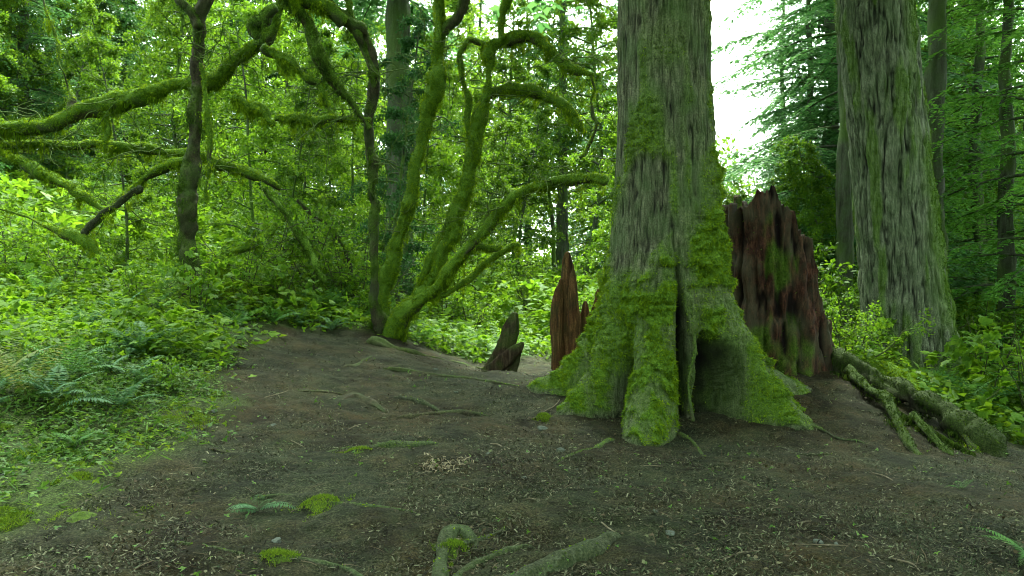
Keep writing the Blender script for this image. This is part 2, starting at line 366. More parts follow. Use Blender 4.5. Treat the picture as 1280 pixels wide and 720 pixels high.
# ------------------------------------------------------------------ big trunks
def smoothgauss(th, c, w):
    d = (th - c + pi) % (2 * pi) - pi; return np.exp(-(d / w)**2)
def trunk(name, parent, zs, nth, cxy, rad_f, disp_f, moss_f, mat):
    th = np.linspace(0, 2 * pi, nth, endpoint=False); TH, ZZ = np.meshgrid(th, zs)
    cx, cy = cxy(ZZ); R = rad_f(TH, ZZ); P = np.stack([cx + np.cos(TH) * R, cy + np.sin(TH) * R, ZZ], -1)
    moss = moss_f(TH, ZZ, P); dd, cav = disp_f(TH, ZZ, P, moss)
    P[..., 0] += np.cos(TH) * dd; P[..., 1] += np.sin(TH) * dd
    n, mth = TH.shape; i = np.arange(n - 1)[:, None] * mth; j = np.arange(mth)[None]; k = (j + 1) % mth
    F = np.stack([i + j, i + k, i + mth + k, i + mth + j], -1).reshape(-1, 4)
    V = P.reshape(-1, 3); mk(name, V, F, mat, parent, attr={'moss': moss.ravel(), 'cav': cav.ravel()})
    return V, F, moss.ravel()
def furrow(P, f, fz, seed=0):
    q = P * np.array([f, f, fz]) + seed; w = .35 * noise(P * np.array([f * .5, f * .5, fz * 1.4]) + 5)
    n1 = 1 - np.abs(noise(q + w[..., None])) * 2.2; n2 = 1 - np.abs(noise(q * 1.9 + 31)) * 2.2
    return np.clip(.65 * n1 + .35 * n2, -1, 1)     # near 1 in the creases

BX, BY = 1.6, 8.1
roots = [  # angle, reach, foot height, decay height, width
 (158, .98, .36, .40, .20), (201, .62, .27, .48, .17), (244, .68, .10, .62, .29), (319, .97, .13, .66, .25), (286, .2, .1, .45, .05), (3, 1.15, .36, .36, .22), (90, .6, .5, .5, .4), (55, .6, .5, .4, .25), (225, -.75, .2, .45, .085), (180, -.5, .3, .45, .1), (330,.25,.2,.6,.1)]
def big_r(th, z):
    r = .50 + .16 * np.exp(-(z - .2) / 1.1) - .012 * (z - 2); r = np.where(z > 6, np.maximum(.45 - .025 * (z - 6), .05), r)
    w = .1 * noise(np.stack([z * 1.3, 0 * z, 0 * z + 3], -1))
    for A_, Rk, zg, h, wd in roots:
        t = np.clip((z - zg) / h, -1.2, 20)
        r = r + Rk * np.exp(-t) * smoothgauss(th + w, radians(A_), wd * (1 + .9 * sstep(0, 2.2, t)))
    r = r - .12 * smoothgauss(th + w * .5, radians(275), .06) * sstep(2.3, 1.2, z)
    r = r - .3 * smoothgauss(th, radians(275), .10) * sstep(1.4, .7, z) - .95 * smoothgauss(th + 1.6 * w, radians(299), .17 + .09 * sstep(.8, .2, z)) * sstep(1.15, .6, z + 4 * w * np.sin(th * 9) + .10 * noise(np.stack([th * 14, z * 3, 0 * z], -1)))
    return np.maximum(r, .12)
def big_moss(th, z, P):
    n = fbm(P * 2.2, 4); n2 = fbm(P * np.array([5, 5, 1.6]) + 9, 3)
    lim = 1.62 + 1.15 * smoothgauss(th, radians(325), .6) - .2 * smoothgauss(th, radians(200), .3)
    m = sstep(-.18, .2, lim - z + .5 * n + .12 * n2)
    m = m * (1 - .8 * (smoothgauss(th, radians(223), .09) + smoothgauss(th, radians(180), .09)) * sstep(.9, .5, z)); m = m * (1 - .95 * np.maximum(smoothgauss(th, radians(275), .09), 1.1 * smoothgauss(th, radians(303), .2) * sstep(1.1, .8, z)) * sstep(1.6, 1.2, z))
    gz = hgt(P[..., 0], P[..., 1]); m = m * sstep(.0, .09, z - gz + .05 * n2)
    m = m * (1 - .6 * sstep(.25, .6, n2)) * (1 - .6 * sstep(.3, .55, fbm(P * 3.6 + 90, 3)))
    up = sstep(.42, .85, fbm(P * np.array([3, 3, .9]) + 40, 3)) * .7 * sstep(5, 2.6, z)
    side = .38 * smoothgauss(th, radians(330), .45) * sstep(-.0, .6, n2)
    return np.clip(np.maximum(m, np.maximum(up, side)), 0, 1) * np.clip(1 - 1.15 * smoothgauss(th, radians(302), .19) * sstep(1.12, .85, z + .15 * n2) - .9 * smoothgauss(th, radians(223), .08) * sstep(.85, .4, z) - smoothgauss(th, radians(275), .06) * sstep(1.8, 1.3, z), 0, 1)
def big_disp(th, z, P, moss):
    f = .55 * furrow(P, 34, 3.4) + .45 * furrow(P, 19, 2.0, 3); bark = -.026 * np.clip(f, 0, 1)**1.3 + .01 * fbm(P * 3, 2)
    ms = .075 * np.abs(noise(P * 8.5)) + .06 * np.abs(noise(P * 19 + 7)) + .03 * np.abs(noise(P * 37)) + .04 * fbm(P * np.array([4, 4, 1.2]), 3)
    hol_shade = smoothgauss(th, radians(225), .07) * sstep(.9, .4, z) + smoothgauss(th, radians(303), .22) * sstep(1.15, .85, z) + smoothgauss(th, radians(275), .07) * sstep(1.7, 1.1, z)  # shade of the hollow and root gaps, painted in as dark bark colour
    return bark * (1 - moss) + ms * moss, np.clip(np.clip((f - .4) * 2.3, 0, 1) * (1 - .8 * moss) + 1.3 * hol_shade, 0, 1)
zs = np.concatenate([np.linspace(-.35, 5.0, 640)[:-1], np.linspace(5.0, 22, 120)])
bt = thing('giant_fir', (BX, BY, float(hgt(BX, BY))), 'massive straight fir with flared roots thickly covered in green moss beside the path', 'tree')
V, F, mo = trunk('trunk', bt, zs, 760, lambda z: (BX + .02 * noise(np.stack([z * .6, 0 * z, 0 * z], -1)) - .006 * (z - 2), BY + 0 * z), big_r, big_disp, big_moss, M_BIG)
k = (V[:, 2] > 0) & (V[:, 2] < 5.2); msk = np.where(k, np.clip(mo - .25, 0, 1), 0) * sstep(9.0, 8.4, V[:, 1])
P, Nn, A_ = sample(V, F, 80000, msk)
Dr = nrm(Nn * .8 + rdir(len(P), -.5, .75)); nb = noise(P * 9)
Vb, Fb = blades(P - Nn * .004, Dr, rng.uniform(.014, .04, len(P)) * (1 + .6 * nb), rng.uniform(.007, .014, len(P)))
o = mk('moss', Vb, Fb, M_MOSS, bt, smooth=False)
# crown high overhead
def fir_crown_parts(H, z0, R, seed, nb, dens=1.0, sprig=.11, droop=.35, full=True):
    """trunk limbs and needle sprays of a fir/hemlock; local coordinates"""
    r = np.random.default_rng(seed); wood = MB(); Ps = []; Ys = []; Ns = []; Ss = []
    for b in range(nb):
        t = (b + r.random()) / nb; z = z0 + (H - z0) * t**1.15; az = b * 2.4 + r.normal(0, .3)
        Lb = R * (1 - t * .85)**.75 * r.uniform(.65, 1.1); d = np.array([cos(az), sin(az), 0]); side = np.array([-sin(az), cos(az), 0])
        s = np.linspace(0, 1, 7); up = r.uniform(-.05, .25)
        C = np.array([0, 0, z]) + d * (s * Lb)[:, None]; C[:, 2] += Lb * (up * s - droop * s**2); C += side * (r.normal(0, .06) * Lb * s**2)[:, None]
        wood.add(*tube(np.c_[C, .028 * (1 - .85 * s) * (Lb / 3 + .3)], 4, .6, 0, cap=False))
        nt_ = max(4, int(Lb / .12 * dens))
        for q_ in range(nt_):
            f = .12 + .88 * (q_ + r.random()) / nt_; c0 = np.array([np.interp(f, s, C[:, k]) for k in range(3)])
            sg = 1 if q_ % 2 else -1; lt = Lb * .38 * (1 - f * .7) * r.uniform(.6, 1.1) + .12
            td = nrm(d * .75 + side * sg * .8 + np.array([0, 0, r.normal(-.12, .1)]))
            m_ = max(3, int(lt / (sprig * .3))); u = (np.arange(m_) + r.random(m_)) / m_
            Q = c0 + td * (u * lt)[:, None]; Q[:, 2] -= lt * (.35 + droop) * u**2
            for sg2 in (-1, 1):
                w2 = nrm(np.cross(td, [0, 0, 1.])); yy = nrm(td * .8 + w2 * sg2 * .7 + r.normal(0, .16, (m_, 3)) + np.array([0, 0, -.15]))
                Ps.append(Q); Ys.append(yy); Ns.append(nrm(np.array([0, 0, 1.]) + r.normal(0, .3, (m_, 3)))); Ss.append(sprig * r.uniform(.6, 1.2, m_) * (1.1 - .5 * u))
    P = np.vstack(Ps); return wood, P, np.vstack(Ys), np.vstack(Ns), np.concatenate(Ss)

def giant_crown(parent, c, H, z0, R, seed, nb):
    wood, P, Yd, Nn, S = fir_crown_parts(H, z0, R, seed, nb, dens=.7, sprig=.36, droop=.3)
    wV, wF = wood.out(); lV, lF = scatter((NARROW[0] * [2.2, 1, 1], NARROW[1]), P, Yd, Nn, S); o_ = np.array([c[0], c[1], 0])
    cr = mk('crown', lV + o_, lF, M_FIR, parent, smooth=False); cr['kind'] = 'stuff'; mk('bough', wV + o_, wF, M_FAR, cr)
giant_crown(bt, (BX, BY), 22, 8.2, 6.8, 301, 85)
# right tree
RXb, RYb = W(1142, 488, 11)[:2]
def rt_c(z): t = z / 5.6; return RXb - .57 * t, RYb + 0 * z
rroots = [(200, .28, 0, .5, .35), (250, .22, 0, .5, .3), (300, .3, 0, .55, .3), (350, .35, 0, .5, .3), (120, .3, 0, .5, .4)]
def rt_r(th, z):
    r = .515 + .05 * np.exp(-z / 1.5) + .06 * np.clip((3.2 - z) / 3.2, 0, 1) - .028 * np.clip(z - 5, 0, 20)
    for A_, Rk, zg, h, wd in rroots: r = r + Rk * np.exp(-np.clip((z - zg) / h, -1, 20)) * smoothgauss(th, radians(A_), wd)
    return r
def rt_moss(th, z, P):
    n = fbm(P * 2.0 + 3, 4); n2 = fbm(P * np.array([6, 6, 1.2]) + 9, 3)
    m = smoothgauss(th, radians(322), .5) * sstep(-.45, .25, n2 + .15 + .25 * n) * .95
    m = np.maximum(m, sstep(.75, .1, z) * sstep(-.2, .4, n + .2) * .8)
    return np.clip(np.maximum(m, .55 * sstep(.25, .7, n2)), 0, 1)
def rt_disp(th, z, P, moss):
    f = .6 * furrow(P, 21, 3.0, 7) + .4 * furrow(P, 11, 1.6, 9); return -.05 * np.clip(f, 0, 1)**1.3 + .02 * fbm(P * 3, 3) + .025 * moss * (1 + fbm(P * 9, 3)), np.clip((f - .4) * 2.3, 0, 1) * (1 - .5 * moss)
rt = thing('old_fir', (RXb, RYb, float(hgt(RXb, RYb))), 'broad grey fir with deeply furrowed bark leaning slightly, moss down its edge', 'tree')
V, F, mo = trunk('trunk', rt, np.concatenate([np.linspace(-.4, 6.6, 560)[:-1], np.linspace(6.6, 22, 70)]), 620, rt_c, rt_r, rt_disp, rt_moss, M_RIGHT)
msk = np.clip(mo - .35, 0, 1) * (V[:, 2] < 6.6)
P, Nn, A_ = sample(V, F, 26000, msk)
Vb, Fb = blades(P, nrm(Nn * .8 + rdir(len(P), -.5, .7)), rng.uniform(.015, .04, len(P)), rng.uniform(.007, .013, len(P)))
mk('moss', Vb, Fb, M_MOSSD, rt, smooth=False)
giant_crown(rt, (RXb - .9, RYb), 22, 13, 4.0, 302, 30)
print('trunks', time.time() - T0)

# ------------------------------------------------------------------ mossy limbs
def limb(name, parent, pts, d0, d1, moss=1., mat=None, mossmat=None, beard=.5, base=.5, seg=14, label=None, cm=1.0, fuzzL=.75, wav=1.0):
    pts = [tuple(p) for p in pts]; n = len(pts); rows = []
    for i, (px, py, r) in enumerate(pts):
        d = d0 + (d1 - d0) * i / (n - 1); rows.append([*W(px, py, d), .63 * r * d / FOC])
    rows = np.array(rows)
    if len(rows) > 2:
        rows = catmull(rows, .22)[:, :4]; rows[:, 3] *= np.clip(.95 + .34 * noise(rows[:, :3] * 3.1) + .12 * noise(rows[:, :3] * 11), .6, 1.5); n = len(rows)
    if wav: rows[1:-1, :3] += rng.normal(0, .012 * wav, (n - 2, 3)); rows[1:-1, 1] += .12 * wav * noise(rows[1:-1, :3] * 2.3)
    return limb3(name, parent, rows, moss, mat, mossmat, beard, base, seg, label, cm, fuzzL)
def limb3(name, parent, rows, moss=1., mat=None, mossmat=None, beard=.5, base=.5, seg=14, label=None, cm=1.0, fuzzL=.75, lump=.42, flat=1.0, maker=None):
    V, F = tube(rows, seg, .03, lump, 5, flat)
    nz = fbm(V * 3.3, 3)
    # moss sits on the upper side, patchy along the limb
    S = catmull(rows, .03)[:, :3]; cz = np.repeat(S[:, 2], seg); cz = np.append(cz, [S[0, 2], S[-1, 2]])
    rr = np.repeat(catmull(rows, .03)[:, 3], seg); rr = np.append(rr, [rows[0, 3], rows[-1, 3]])
    upn = (V[:, 2] - cz) / np.maximum(rr, .004)
    mm = np.clip(sstep(-.5, .45, upn * 1.15 + nz * .9 + (moss - .55) * 1.5), 0, 1) * min(1, moss * 1.5)
    Q = F[0]
    if maker: o = maker(V, F, mm)
    else: o = mk(name, V, F, mat or M_LIMB, parent, attr={'moss': mm, 'cav': 0 * mm})
    if label: o['label'] = label
    if moss > .02:
        area = sample(V, Q, 1)[2]; cnt = int(np.clip(area * 5200 * moss * cm, 60, 30000))
        P, Nn, _ = sample(V, Q, cnt, np.clip(mm, .02, 1)); 
        under = np.clip(-Nn[:, 2], 0, 1)
        bn = sstep(.0, .55, noise(P * np.array([4.5, 4.5, 1.]) + 70)) * under * beard
        L = (rng.uniform(.014, .045, cnt) * (1 + .8 * noise(P * 9)) + .14 * bn * rng.random(cnt)) * fuzzL
        Dr = nrm(Nn * (1 - .9 * bn)[:, None] + rdir(cnt, 0, .45) + np.array([0, 0, -1.]) * (.35 + 2.5 * bn)[:, None])
        Vb, Fb = blades(P - Nn * .003, Dr, L, rng.uniform(.009, .018, cnt) * (1 + bn))
        if beard > 0:
            c_ = int(min(area * 20 * beard, 26)); Pb, Nb, _ = sample(V, Q, max(c_, 1), np.clip(mm, .05, 1) * np.clip(.4 + (cz - V[:, 2]) / np.maximum(rr, .004), .0, 1))
            for pb in Pb[:c_]:
                h = rng.uniform(.06, .26); m_ = int(40 + 420 * h); f = rng.random(m_)**1.3
                off = rng.normal(0, .035, (m_, 3)) * (1.15 - f)[:, None] * [1.4, 1, 0]; off[:, 2] -= f * h
                vb, fb = blades(pb + off, nrm(rng.normal(0, .35, (m_, 3)) + [0, 0, -1.]), rng.uniform(.03, .06, m_), rng.uniform(.009, .015, m_))
                Fb = np.vstack([Fb, fb + len(Vb)]); Vb = np.vstack([Vb, vb])
        mk('moss', Vb, Fb, mossmat or M_MOSS, o, smooth=False)
    return o

for pts_, d_ in (([(866,405,3),(869,440,3.5),(861,480,3),(866,526,4)], 7.25),):
    limb('root_strand', bt, pts_, d_ + .12, d_ - .08, .25, mat=M_LIMB, mossmat=M_MOSSD, beard=.3, seg=8, wav=.2)
# vine maple clump in the middle
b0 = G(484, 420); DM = float(b0[1]); print('maple base', b0)
ml = thing('vine_maple', b0, 'many-stemmed maple with twisting bright mossy limbs at the edge of the dirt', 'tree')
lf = lambda *a, **k: limb('limb', ml, *a, **k)
lf([(476,432,18),(474,405,13),(468,375,9),(467,300,8),(466,240,8),(465,200,10),(459,165,10),(465,130,10),(468,90,10),(463,60,9),(450,38,11),(432,25,12),(415,5,10),(400,-30,9)], DM, DM - .9, .38, mossmat=M_MOSSD, label='dark nearly bare upright stem')
lf([(484,432,18),(481,400,12),(478,370,10),(486,330,10),(500,285,9),(515,240,12),(523,190,11),(535,150,12),(545,105,12),(549,60,9),(550,30,9),(548,-30,8)], DM + .1, DM + .7, 1.1, label='bright mossy stem bending upward')
lf([(549,55,8),(556,36,8),(570,20,8),(590,-20,7)], DM + .65, DM + .5, .5, mossmat=M_MOSSD)
lf([(492,432,18),(500,402,15),(520,375,13),(545,340,12),(560,300,12),(572,265,13),(585,225,11),(592,190,11),(600,150,10),(608,120,9),(611,100,6),(613,80,8),(611,62,11),(627,50,10),(626,20,7),(642,-30,8)], DM + .1, DM + .9, 1.2, label='thick lime green mossy stem')
lf([(612,75,9),(605,55,9),(592,48,9),(580,55,6),(576,85,5),(583,120,5),(587,160,5),(588,178,3)], DM + .9, DM + .6, .9)
lf([(608,119,8),(640,110,9),(665,115,8),(690,125,7),(712,140,8),(722,158,7),(727,167,3)], DM + .9, DM + .3, 1., beard=.8)
lf([(627,52,9),(650,45,11),(675,50,9),(695,70,8),(715,88,8),(742,94,4)], DM + .9, DM + .3, 1., beard=1.)
lf([(738,93,3),(742,112,3),(738,135,2.5),(745,155,3),(735,185,3),(725,197,2)], DM + .3, DM + .2, .4)
lf([(490,432,19),(494,408,16),(512,385,12),(545,360,9.5),(565,335,10),(585,310,8),(610,283,9),(640,250,9),(670,236,8),(700,228,8),(730,222,8),(757,226,8)], DM, DM - 1.6, 1.1, label='low limb arching over towards the giant trunk')
lf([(582,313,7),(597,306,6),(612,310,6),(625,308,4)], DM - .6, DM - .5, 1.)
lf([(548,372,5),(575,356,5),(594,342,5),(612,324,6),(632,312,7),(650,306,3)], DM - .4, DM - .1, 1.1)
lf([(470,95,7),(455,60,6),(440,20,7),(432,-30,7)], DM - .6, DM - .8, .6, mossmat=M_MOSSD)
lf([(500,398,9),(528,350,7),(545,312,8),(556,285,6),(575,262,6),(590,250,4)], DM + .3, DM + .7, .8)
lf([(352,-30,10),(364,0,10),(385,32,11),(400,70,11),(418,100,8),(436,125,5),(450,142,5),(462,160,5)], DM - 1.2, DM - .6, .8, mossmat=M_MOSSD, beard=1.2, label='dark drooping limb hung with moss')
lf([(328,58,5),(340,64,7),(365,77,8),(380,95,6),(400,105,5),(408,132,3)], DM - 1., DM - .9, .9, beard=1.2)
lf([(292,124,9),(310,131,12),(330,142,12),(342,156,6)], DM - 1.1, DM - 1., 1.2, beard=.9, label='thick stub swollen with moss')
lf([(344,148,6),(370,147,8),(395,152,8),(425,149,7),(463,150,5)], DM - 1., DM - .6, 1.2, beard=.9)
lf([(430,28,10),(400,5,12),(372,-10,12),(340,-40,11)], DM - .9, DM - 1.4, .9, beard=1.2)
lf([(345,10,6),(325,20,14),(316,32,13),(322,46,6)], DM - 1.2, DM - 1.1, .8, mossmat=M_MOSSD, beard=.6)
# light foliage among the limbs
def wander(s, d, L, n, r, wob=.25, grav=0):
    P = [np.array(s, float)]; d = nrm(np.array(d, float))
    for _ in range(n):
        d = nrm(d + r.normal(0, wob, 3) + np.array([0, 0, grav])); P.append(P[-1] + d * L / n)
    return np.array(P)

# left tree with its horizontal boughs
lb = G(236, 376); DL = 11.0; lb = np.array([W(236,374,DL)[0], DL, float(hgt(W(236,374,DL)[0], DL))])
lt = thing('leaning_maple', lb, 'dark brown maple trunk forking overhead on the fern bank', 'tree')
limb('trunk', lt, [(238,392,30),(237,368,24),(235,342,18),(234,300,16),(236,250,15),(243,190,13),(245,120,12),(248,60,13),(248,25,13),(256,0,10),(264,-50,9)], DL, DL - .3, .3, mossmat=M_MOSSD, seg=20)
ll = lambda *a, **k: limb('limb', lt, *a, **k)
ll([(247,34,11),(238,16,9),(224,0,8),(206,-40,8)], DL - .3, DL - .5, .4, mossmat=M_MOSSD)
ll([(258,250,5),(261,210,4),(262,170,4),(258,120,4),(250,80,4)], DL - .3, DL - .3, .9)
ll([(-90,178,14),(-10,162,13),(60,156,13),(95,140,13),(150,128,14),(200,112,14),(238,103,13),(270,99,12),(292,76,12),(330,50,11),(345,20,9),(362,-20,9)], DL + .0, DL + .5, 1.05, beard=1., label='long thick mossy bough crossing behind the trunk', wav=.3)
ll([(90,140,9),(87,122,6),(83,108,2.5),(72,60,2),(52,0,1.5),(45,-30,1)], DL + .1, DL + .3, .5)
ll([(133,140,6),(134,165,5),(132,190,4)], DL + .1, DL + .1, 1., beard=1.4)
ll([(-60,183,7),(5,180,8),(60,181,9),(120,181,9),(160,184,9),(200,188,8),(236,193,8),(275,205,8),(320,218,7),(350,236,4)], DL + .2, DL + .9, 1.05, beard=.7, label='slender mossy bough below the thick one')
ll([(98,296,5),(112,283,6),(140,258,6),(165,238,8),(190,218,8),(234,200,8)], DL + 1.0, DL + .2, .7, beard=.5)
ll([(262,340,10),(275,326,9),(295,315,7),(330,300,6),(345,280,4)], DL + .2, DL + .9, 1.2, mossmat=M_MOSS)
def twiglets(parent, starts, seed, n, Lr):
    r = np.random.default_rng(seed); mb = MB()
    for i in range(n):
        px, py, dd = starts[r.integers(len(starts))]; p = W(px + r.normal(0, 12), py + r.normal(0, 6), dd); L_ = r.uniform(*Lr)
        Wd = wander(p, [r.normal(0, 1), r.normal(0, .6), r.normal(-.05, .7)], L_, 8, r, .3, -.04); mb.add(*tube(np.c_[Wd, np.linspace(.009, .002, 9)], 4, .12, 0, cap=False))
        for _ in range(2):
            k_ = r.integers(2, 7); Wc = wander(Wd[k_], r.normal(0, 1, 3), L_ * .45, 5, r, .3); mb.add(*tube(np.c_[Wc, np.linspace(.005, .0015, 6)], 3, .12, 0, cap=False))
    V, F = mb.out(); mk('twigs', V, F, M_LIMB, parent, attr={'moss': np.full(len(V), .5), 'cav': np.zeros(len(V))})
twiglets(ml, [(550,60,DM+.6),(600,100,DM+.8),(660,115,DM+.6),(700,75,DM+.4),(466,90,DM-.7),(420,100,DM-.9),(535,150,DM+.5),(500,280,DM+.3),(590,200,DM+.6),(640,250,DM-1),(700,228,DM-1.4),(610,283,DM-.8),(560,300,DM+.4),(740,140,DM+.3),(466,200,DM-.5),(400,150,DM-.8)], 5, 150, (.3, 1.4))
twiglets(lt, [(60,156,DL+.1),(150,128,DL+.2),(290,75,DL+.3),(60,182,DL+.3),(190,186,DL+.4),(140,258,DL+.8),(245,60,DL-.3),(310,60,DL+.3),(270,205,DL+.6),(20,160,DL)], 6, 100, (.3, 1.3))
# low mossy dead branches on the bank
def fallen(label, *a, **k):
    pts, d0, d1 = a; c = W(pts[0][0], pts[0][1], d0); c[2] = float(hgt(c[0], c[1]))
    t = thing('mossy_branch', c, label, 'branch', 'dead branches on the left bank'); limb('branch_stem', t, pts, d0, d1, **k); return t
fallen('mossy branch sloping down at the left edge under the long boughs', [(0,190,7),(15,196,7),(50,215,8),(75,228,7),(104,244,6),(130,262,4)], 12.4, 12.0, moss=1.1)
fallen('dark crooked branch with mossy elbow low on the left bank', [(-40,258,2.5),(5,263,2.5),(58,283,3),(75,290,8),(100,300,9),(120,315,8),(137,336,9)], 11.6, 11.2, moss=.8)
fallen('thin bare stick rising from the ferns left of the forked trunk', [(96,300,5),(120,272,5),(150,250,6),(176,235,6)], 11.4, 11.2, moss=.15, mat=M_PALE)
fallen('mossy limb leaning right of the dark forked trunk', [(330,235,5),(352,262,6),(372,292,6),(392,322,6),(405,352,5)], 12.4, 12., moss=.8, mossmat=M_MOSSD)
fallen('thin dark branch in the thicket behind the forked trunk', [(372,250,3),(400,275,3),(425,300,3),(437,330,3),(445,370,3)], 13, 13, moss=.5, mossmat=M_MOSSD)
print('limbs', time.time() - T0)

# ------------------------------------------------------------------ stumps and snags
def noisy_shell(prof, d, cx_px, rx, ry, ybase, thick, seed, nth=260, nz=120, fr=18, amp=.03):
    """hollow broken stump: profile = silhouette points (px, py) from left to right"""
    pr = np.array(prof, float); xs = (pr[:, 0] - 640) / FOC * d; hs = CAMZ - (pr[:, 1] - 360) / FOC * d
    cx = (cx_px - 640) / FOC * d
    th = np.linspace(0, 2 * pi, nth, endpoint=False); t = np.linspace(0, 1, nz)
    X = cx + rx * np.cos(th); H = np.interp(X, xs, hs) - .16 * np.abs(noise(np.c_[th * 7, 0 * th, 0 * th + seed])) - .08 * np.abs(noise(np.c_[th * 21, 0 * th, 0 * th + seed])) + .05 + .03 * noise(np.c_[th * 30, 0 * th, 0 * th + seed])
    H = H - .45 * sstep(.2, 1, np.sin(th)) * noise(np.c_[th * 2.2, 0 * th, 0 * th + 3])**2
    def wall(inset):
        TT, TH = np.meshgrid(t, th, indexing='ij'); Z = ybase + (H[None] - ybase) * TT
        fl = 1 + .22 * (1 - TT)**2.5
        q = np.stack([np.cos(TH) * fr * .25, np.sin(TH) * fr * .25, Z * 1.1 + seed], -1)
        rid = fbm(q * 2.0, 4) + .8 * np.clip(.25 - np.abs(noise(q * 1.3 + 50)), -1, .25) * -2 + .3 * noise(q * np.array([2, 2, 6]))
        a = (rx - inset) * fl + amp * 1.3 * rid; b = (ry - inset) * fl + amp * 1.3 * rid
        lean = .0
        return np.stack([cx + np.cos(TH) * a + lean * TT, d + np.sin(TH) * b, Z], -1), rid
    O, rid = wall(0); I, _ = wall(thick); V = np.vstack([O.reshape(-1, 3), I[::-1].reshape(-1, 3)]); n = 2 * nz
    i = np.arange(n - 1)[:, None] * nth; j = np.arange(nth)[None]; k = (j + 1) % nth
    F = np.stack([i + j, i + k, i + nth + k, i + nth + j], -1).reshape(-1, 4)
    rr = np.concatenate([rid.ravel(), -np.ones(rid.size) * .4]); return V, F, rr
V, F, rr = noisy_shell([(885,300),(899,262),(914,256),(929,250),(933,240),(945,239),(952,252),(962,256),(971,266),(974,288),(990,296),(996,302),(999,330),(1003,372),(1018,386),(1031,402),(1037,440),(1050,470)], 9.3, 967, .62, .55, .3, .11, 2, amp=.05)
g_ = fbm(V * np.array([3, 3, 1.3]), 3)
mo = np.clip(sstep(.55, .95, g_ + .3 * sstep(1.3, .7, V[:, 2])) * .6 + .8 * sstep(.1, .4, g_) * smoothgauss(np.arctan2(V[:, 1] - 9.3, V[:, 0] - 3.17), radians(-25), .25) * sstep(.9, 1.2, V[:, 2]), 0, 1)
st = thing('rotten_stump', (3.17, 9.3, float(hgt(3.17, 9.3))), 'tall jagged red-brown rotten stump behind the giant mossy trunk', 'stump')
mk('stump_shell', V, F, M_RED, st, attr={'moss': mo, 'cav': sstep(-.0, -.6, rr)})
P, Nn, _ = sample(V, F, 7000, np.clip(mo - .3, 0, 1) + .002)
mk('moss', *blades(P, nrm(Nn + rdir(len(P), -.3, .6)), rng.uniform(.015, .035, len(P)), .012), M_MOSSD, st, smooth=False)

def shard(pts, d, flat=.5, seg=28, lump=.25):
    S = np.array([[*W(px, py, d), .85 * r * d / FOC] for px, py, r in pts])
    V, F = tube(S, seg, .02, .12, 4, flat)
    V = V + .05 * np.stack([fbm(V * np.array([14, 14, .9]), 3)] * 3, 1) * np.array([.5, .5, .0])
    return V, F
def shards(name, specs, d, mat, label, cat, mossy=0.):
    mb = MB(); 
    for s, dd in specs: mb.add(*shard(s, d + dd))
    V, F = mb.out(); r_ = fbm(V * np.array([12, 12, 1]), 3); mo = mossy * sstep(-.2, .4, fbm(V * 4, 3))
    return solo(name, V, F, mat, label, cat, attr={'moss': mo, 'cav': sstep(0, -.8, r_)})
gx = G(712, 446)
shards('broken_snag', [([(710,470,14),(708,448,16),(705,420,19),(704,395,17),(707,365,14),(710,340,10),(709,316,3)], 0), ([(720,470,9),(719,430,10),(716,390,8),(715,352,5),(716,330,1)], -.12), ([(697,470,8),(696,430,8),(697,380,6),(700,350,2)], -.1), ([(718,465,10),(722,440,12),(728,415,10),(730,395,8),(733,377,2)], .1), ([(698,462,9),(699,435,9),(697,405,7),(695,388,3)], -.05), ([(738,420,8),(744,390,6),(748,362,2)], .3)], 10.6, M_SNAG, 'tall pointed orange-brown snag left of the giant mossy trunk', 'snag')
shards('split_stump', [([(612,470,11),(620,452,12),(632,430,13),(640,410,11),(644,392,4)], .1), ([(603,468,7),(616,462,10),(632,450,12),(645,438,9),(653,429,3)], -.1), ([(626,474,11),(636,462,13),(643,448,9),(650,436,4)], 0)], 10.8, M_SNAG if False else barkmat('grey_snag', (.008,.005,.003), (.035,.022,.014), (.09,.07,.045), 26, .15, .9, algf=.5), 'low dark stump split into two leaning points on the path edge', 'stump', .25)
# mossy mound behind the left trunk
def mound(c, rx, ry, h, seed=0, n=40):
    a = np.linspace(0, 2 * pi, n, endpoint=False); t = np.linspace(0, 1, 16)[1:]
    TT, AA_ = np.meshgrid(t, a, indexing='ij'); X = c[0] + rx * TT * np.cos(AA_); Y = c[1] + ry * TT * np.sin(AA_)
    Z = hgt(X, Y) - .03 + h * (1 - TT**2) * (1 + .4 * fbm(np.stack([X, Y, 0 * X + seed], -1) * 5 / max(rx, .2) * .3, 3)) + .0
    V = np.vstack([np.stack([X, Y, Z], -1).reshape(-1, 3), [c[0], c[1], float(hgt(c[0], c[1])) + h]])
    m_, k_ = TT.shape; i = np.arange(m_ - 1)[:, None] * k_; j = np.arange(k_)[None]; k = (j + 1) % k_
    return V, [np.stack([i + j, i + k_ + j, i + k_ + k, i + k], -1).reshape(-1, 4), np.stack([np.arange(k_), (np.arange(k_) + 1) % k_, np.full(k_, m_ * k_)], 1)]
M_MND = plain('moss_bed', [(.02,.03,.006), (.045,.07,.008), (.08,.12,.012)], 60, .95, .6)
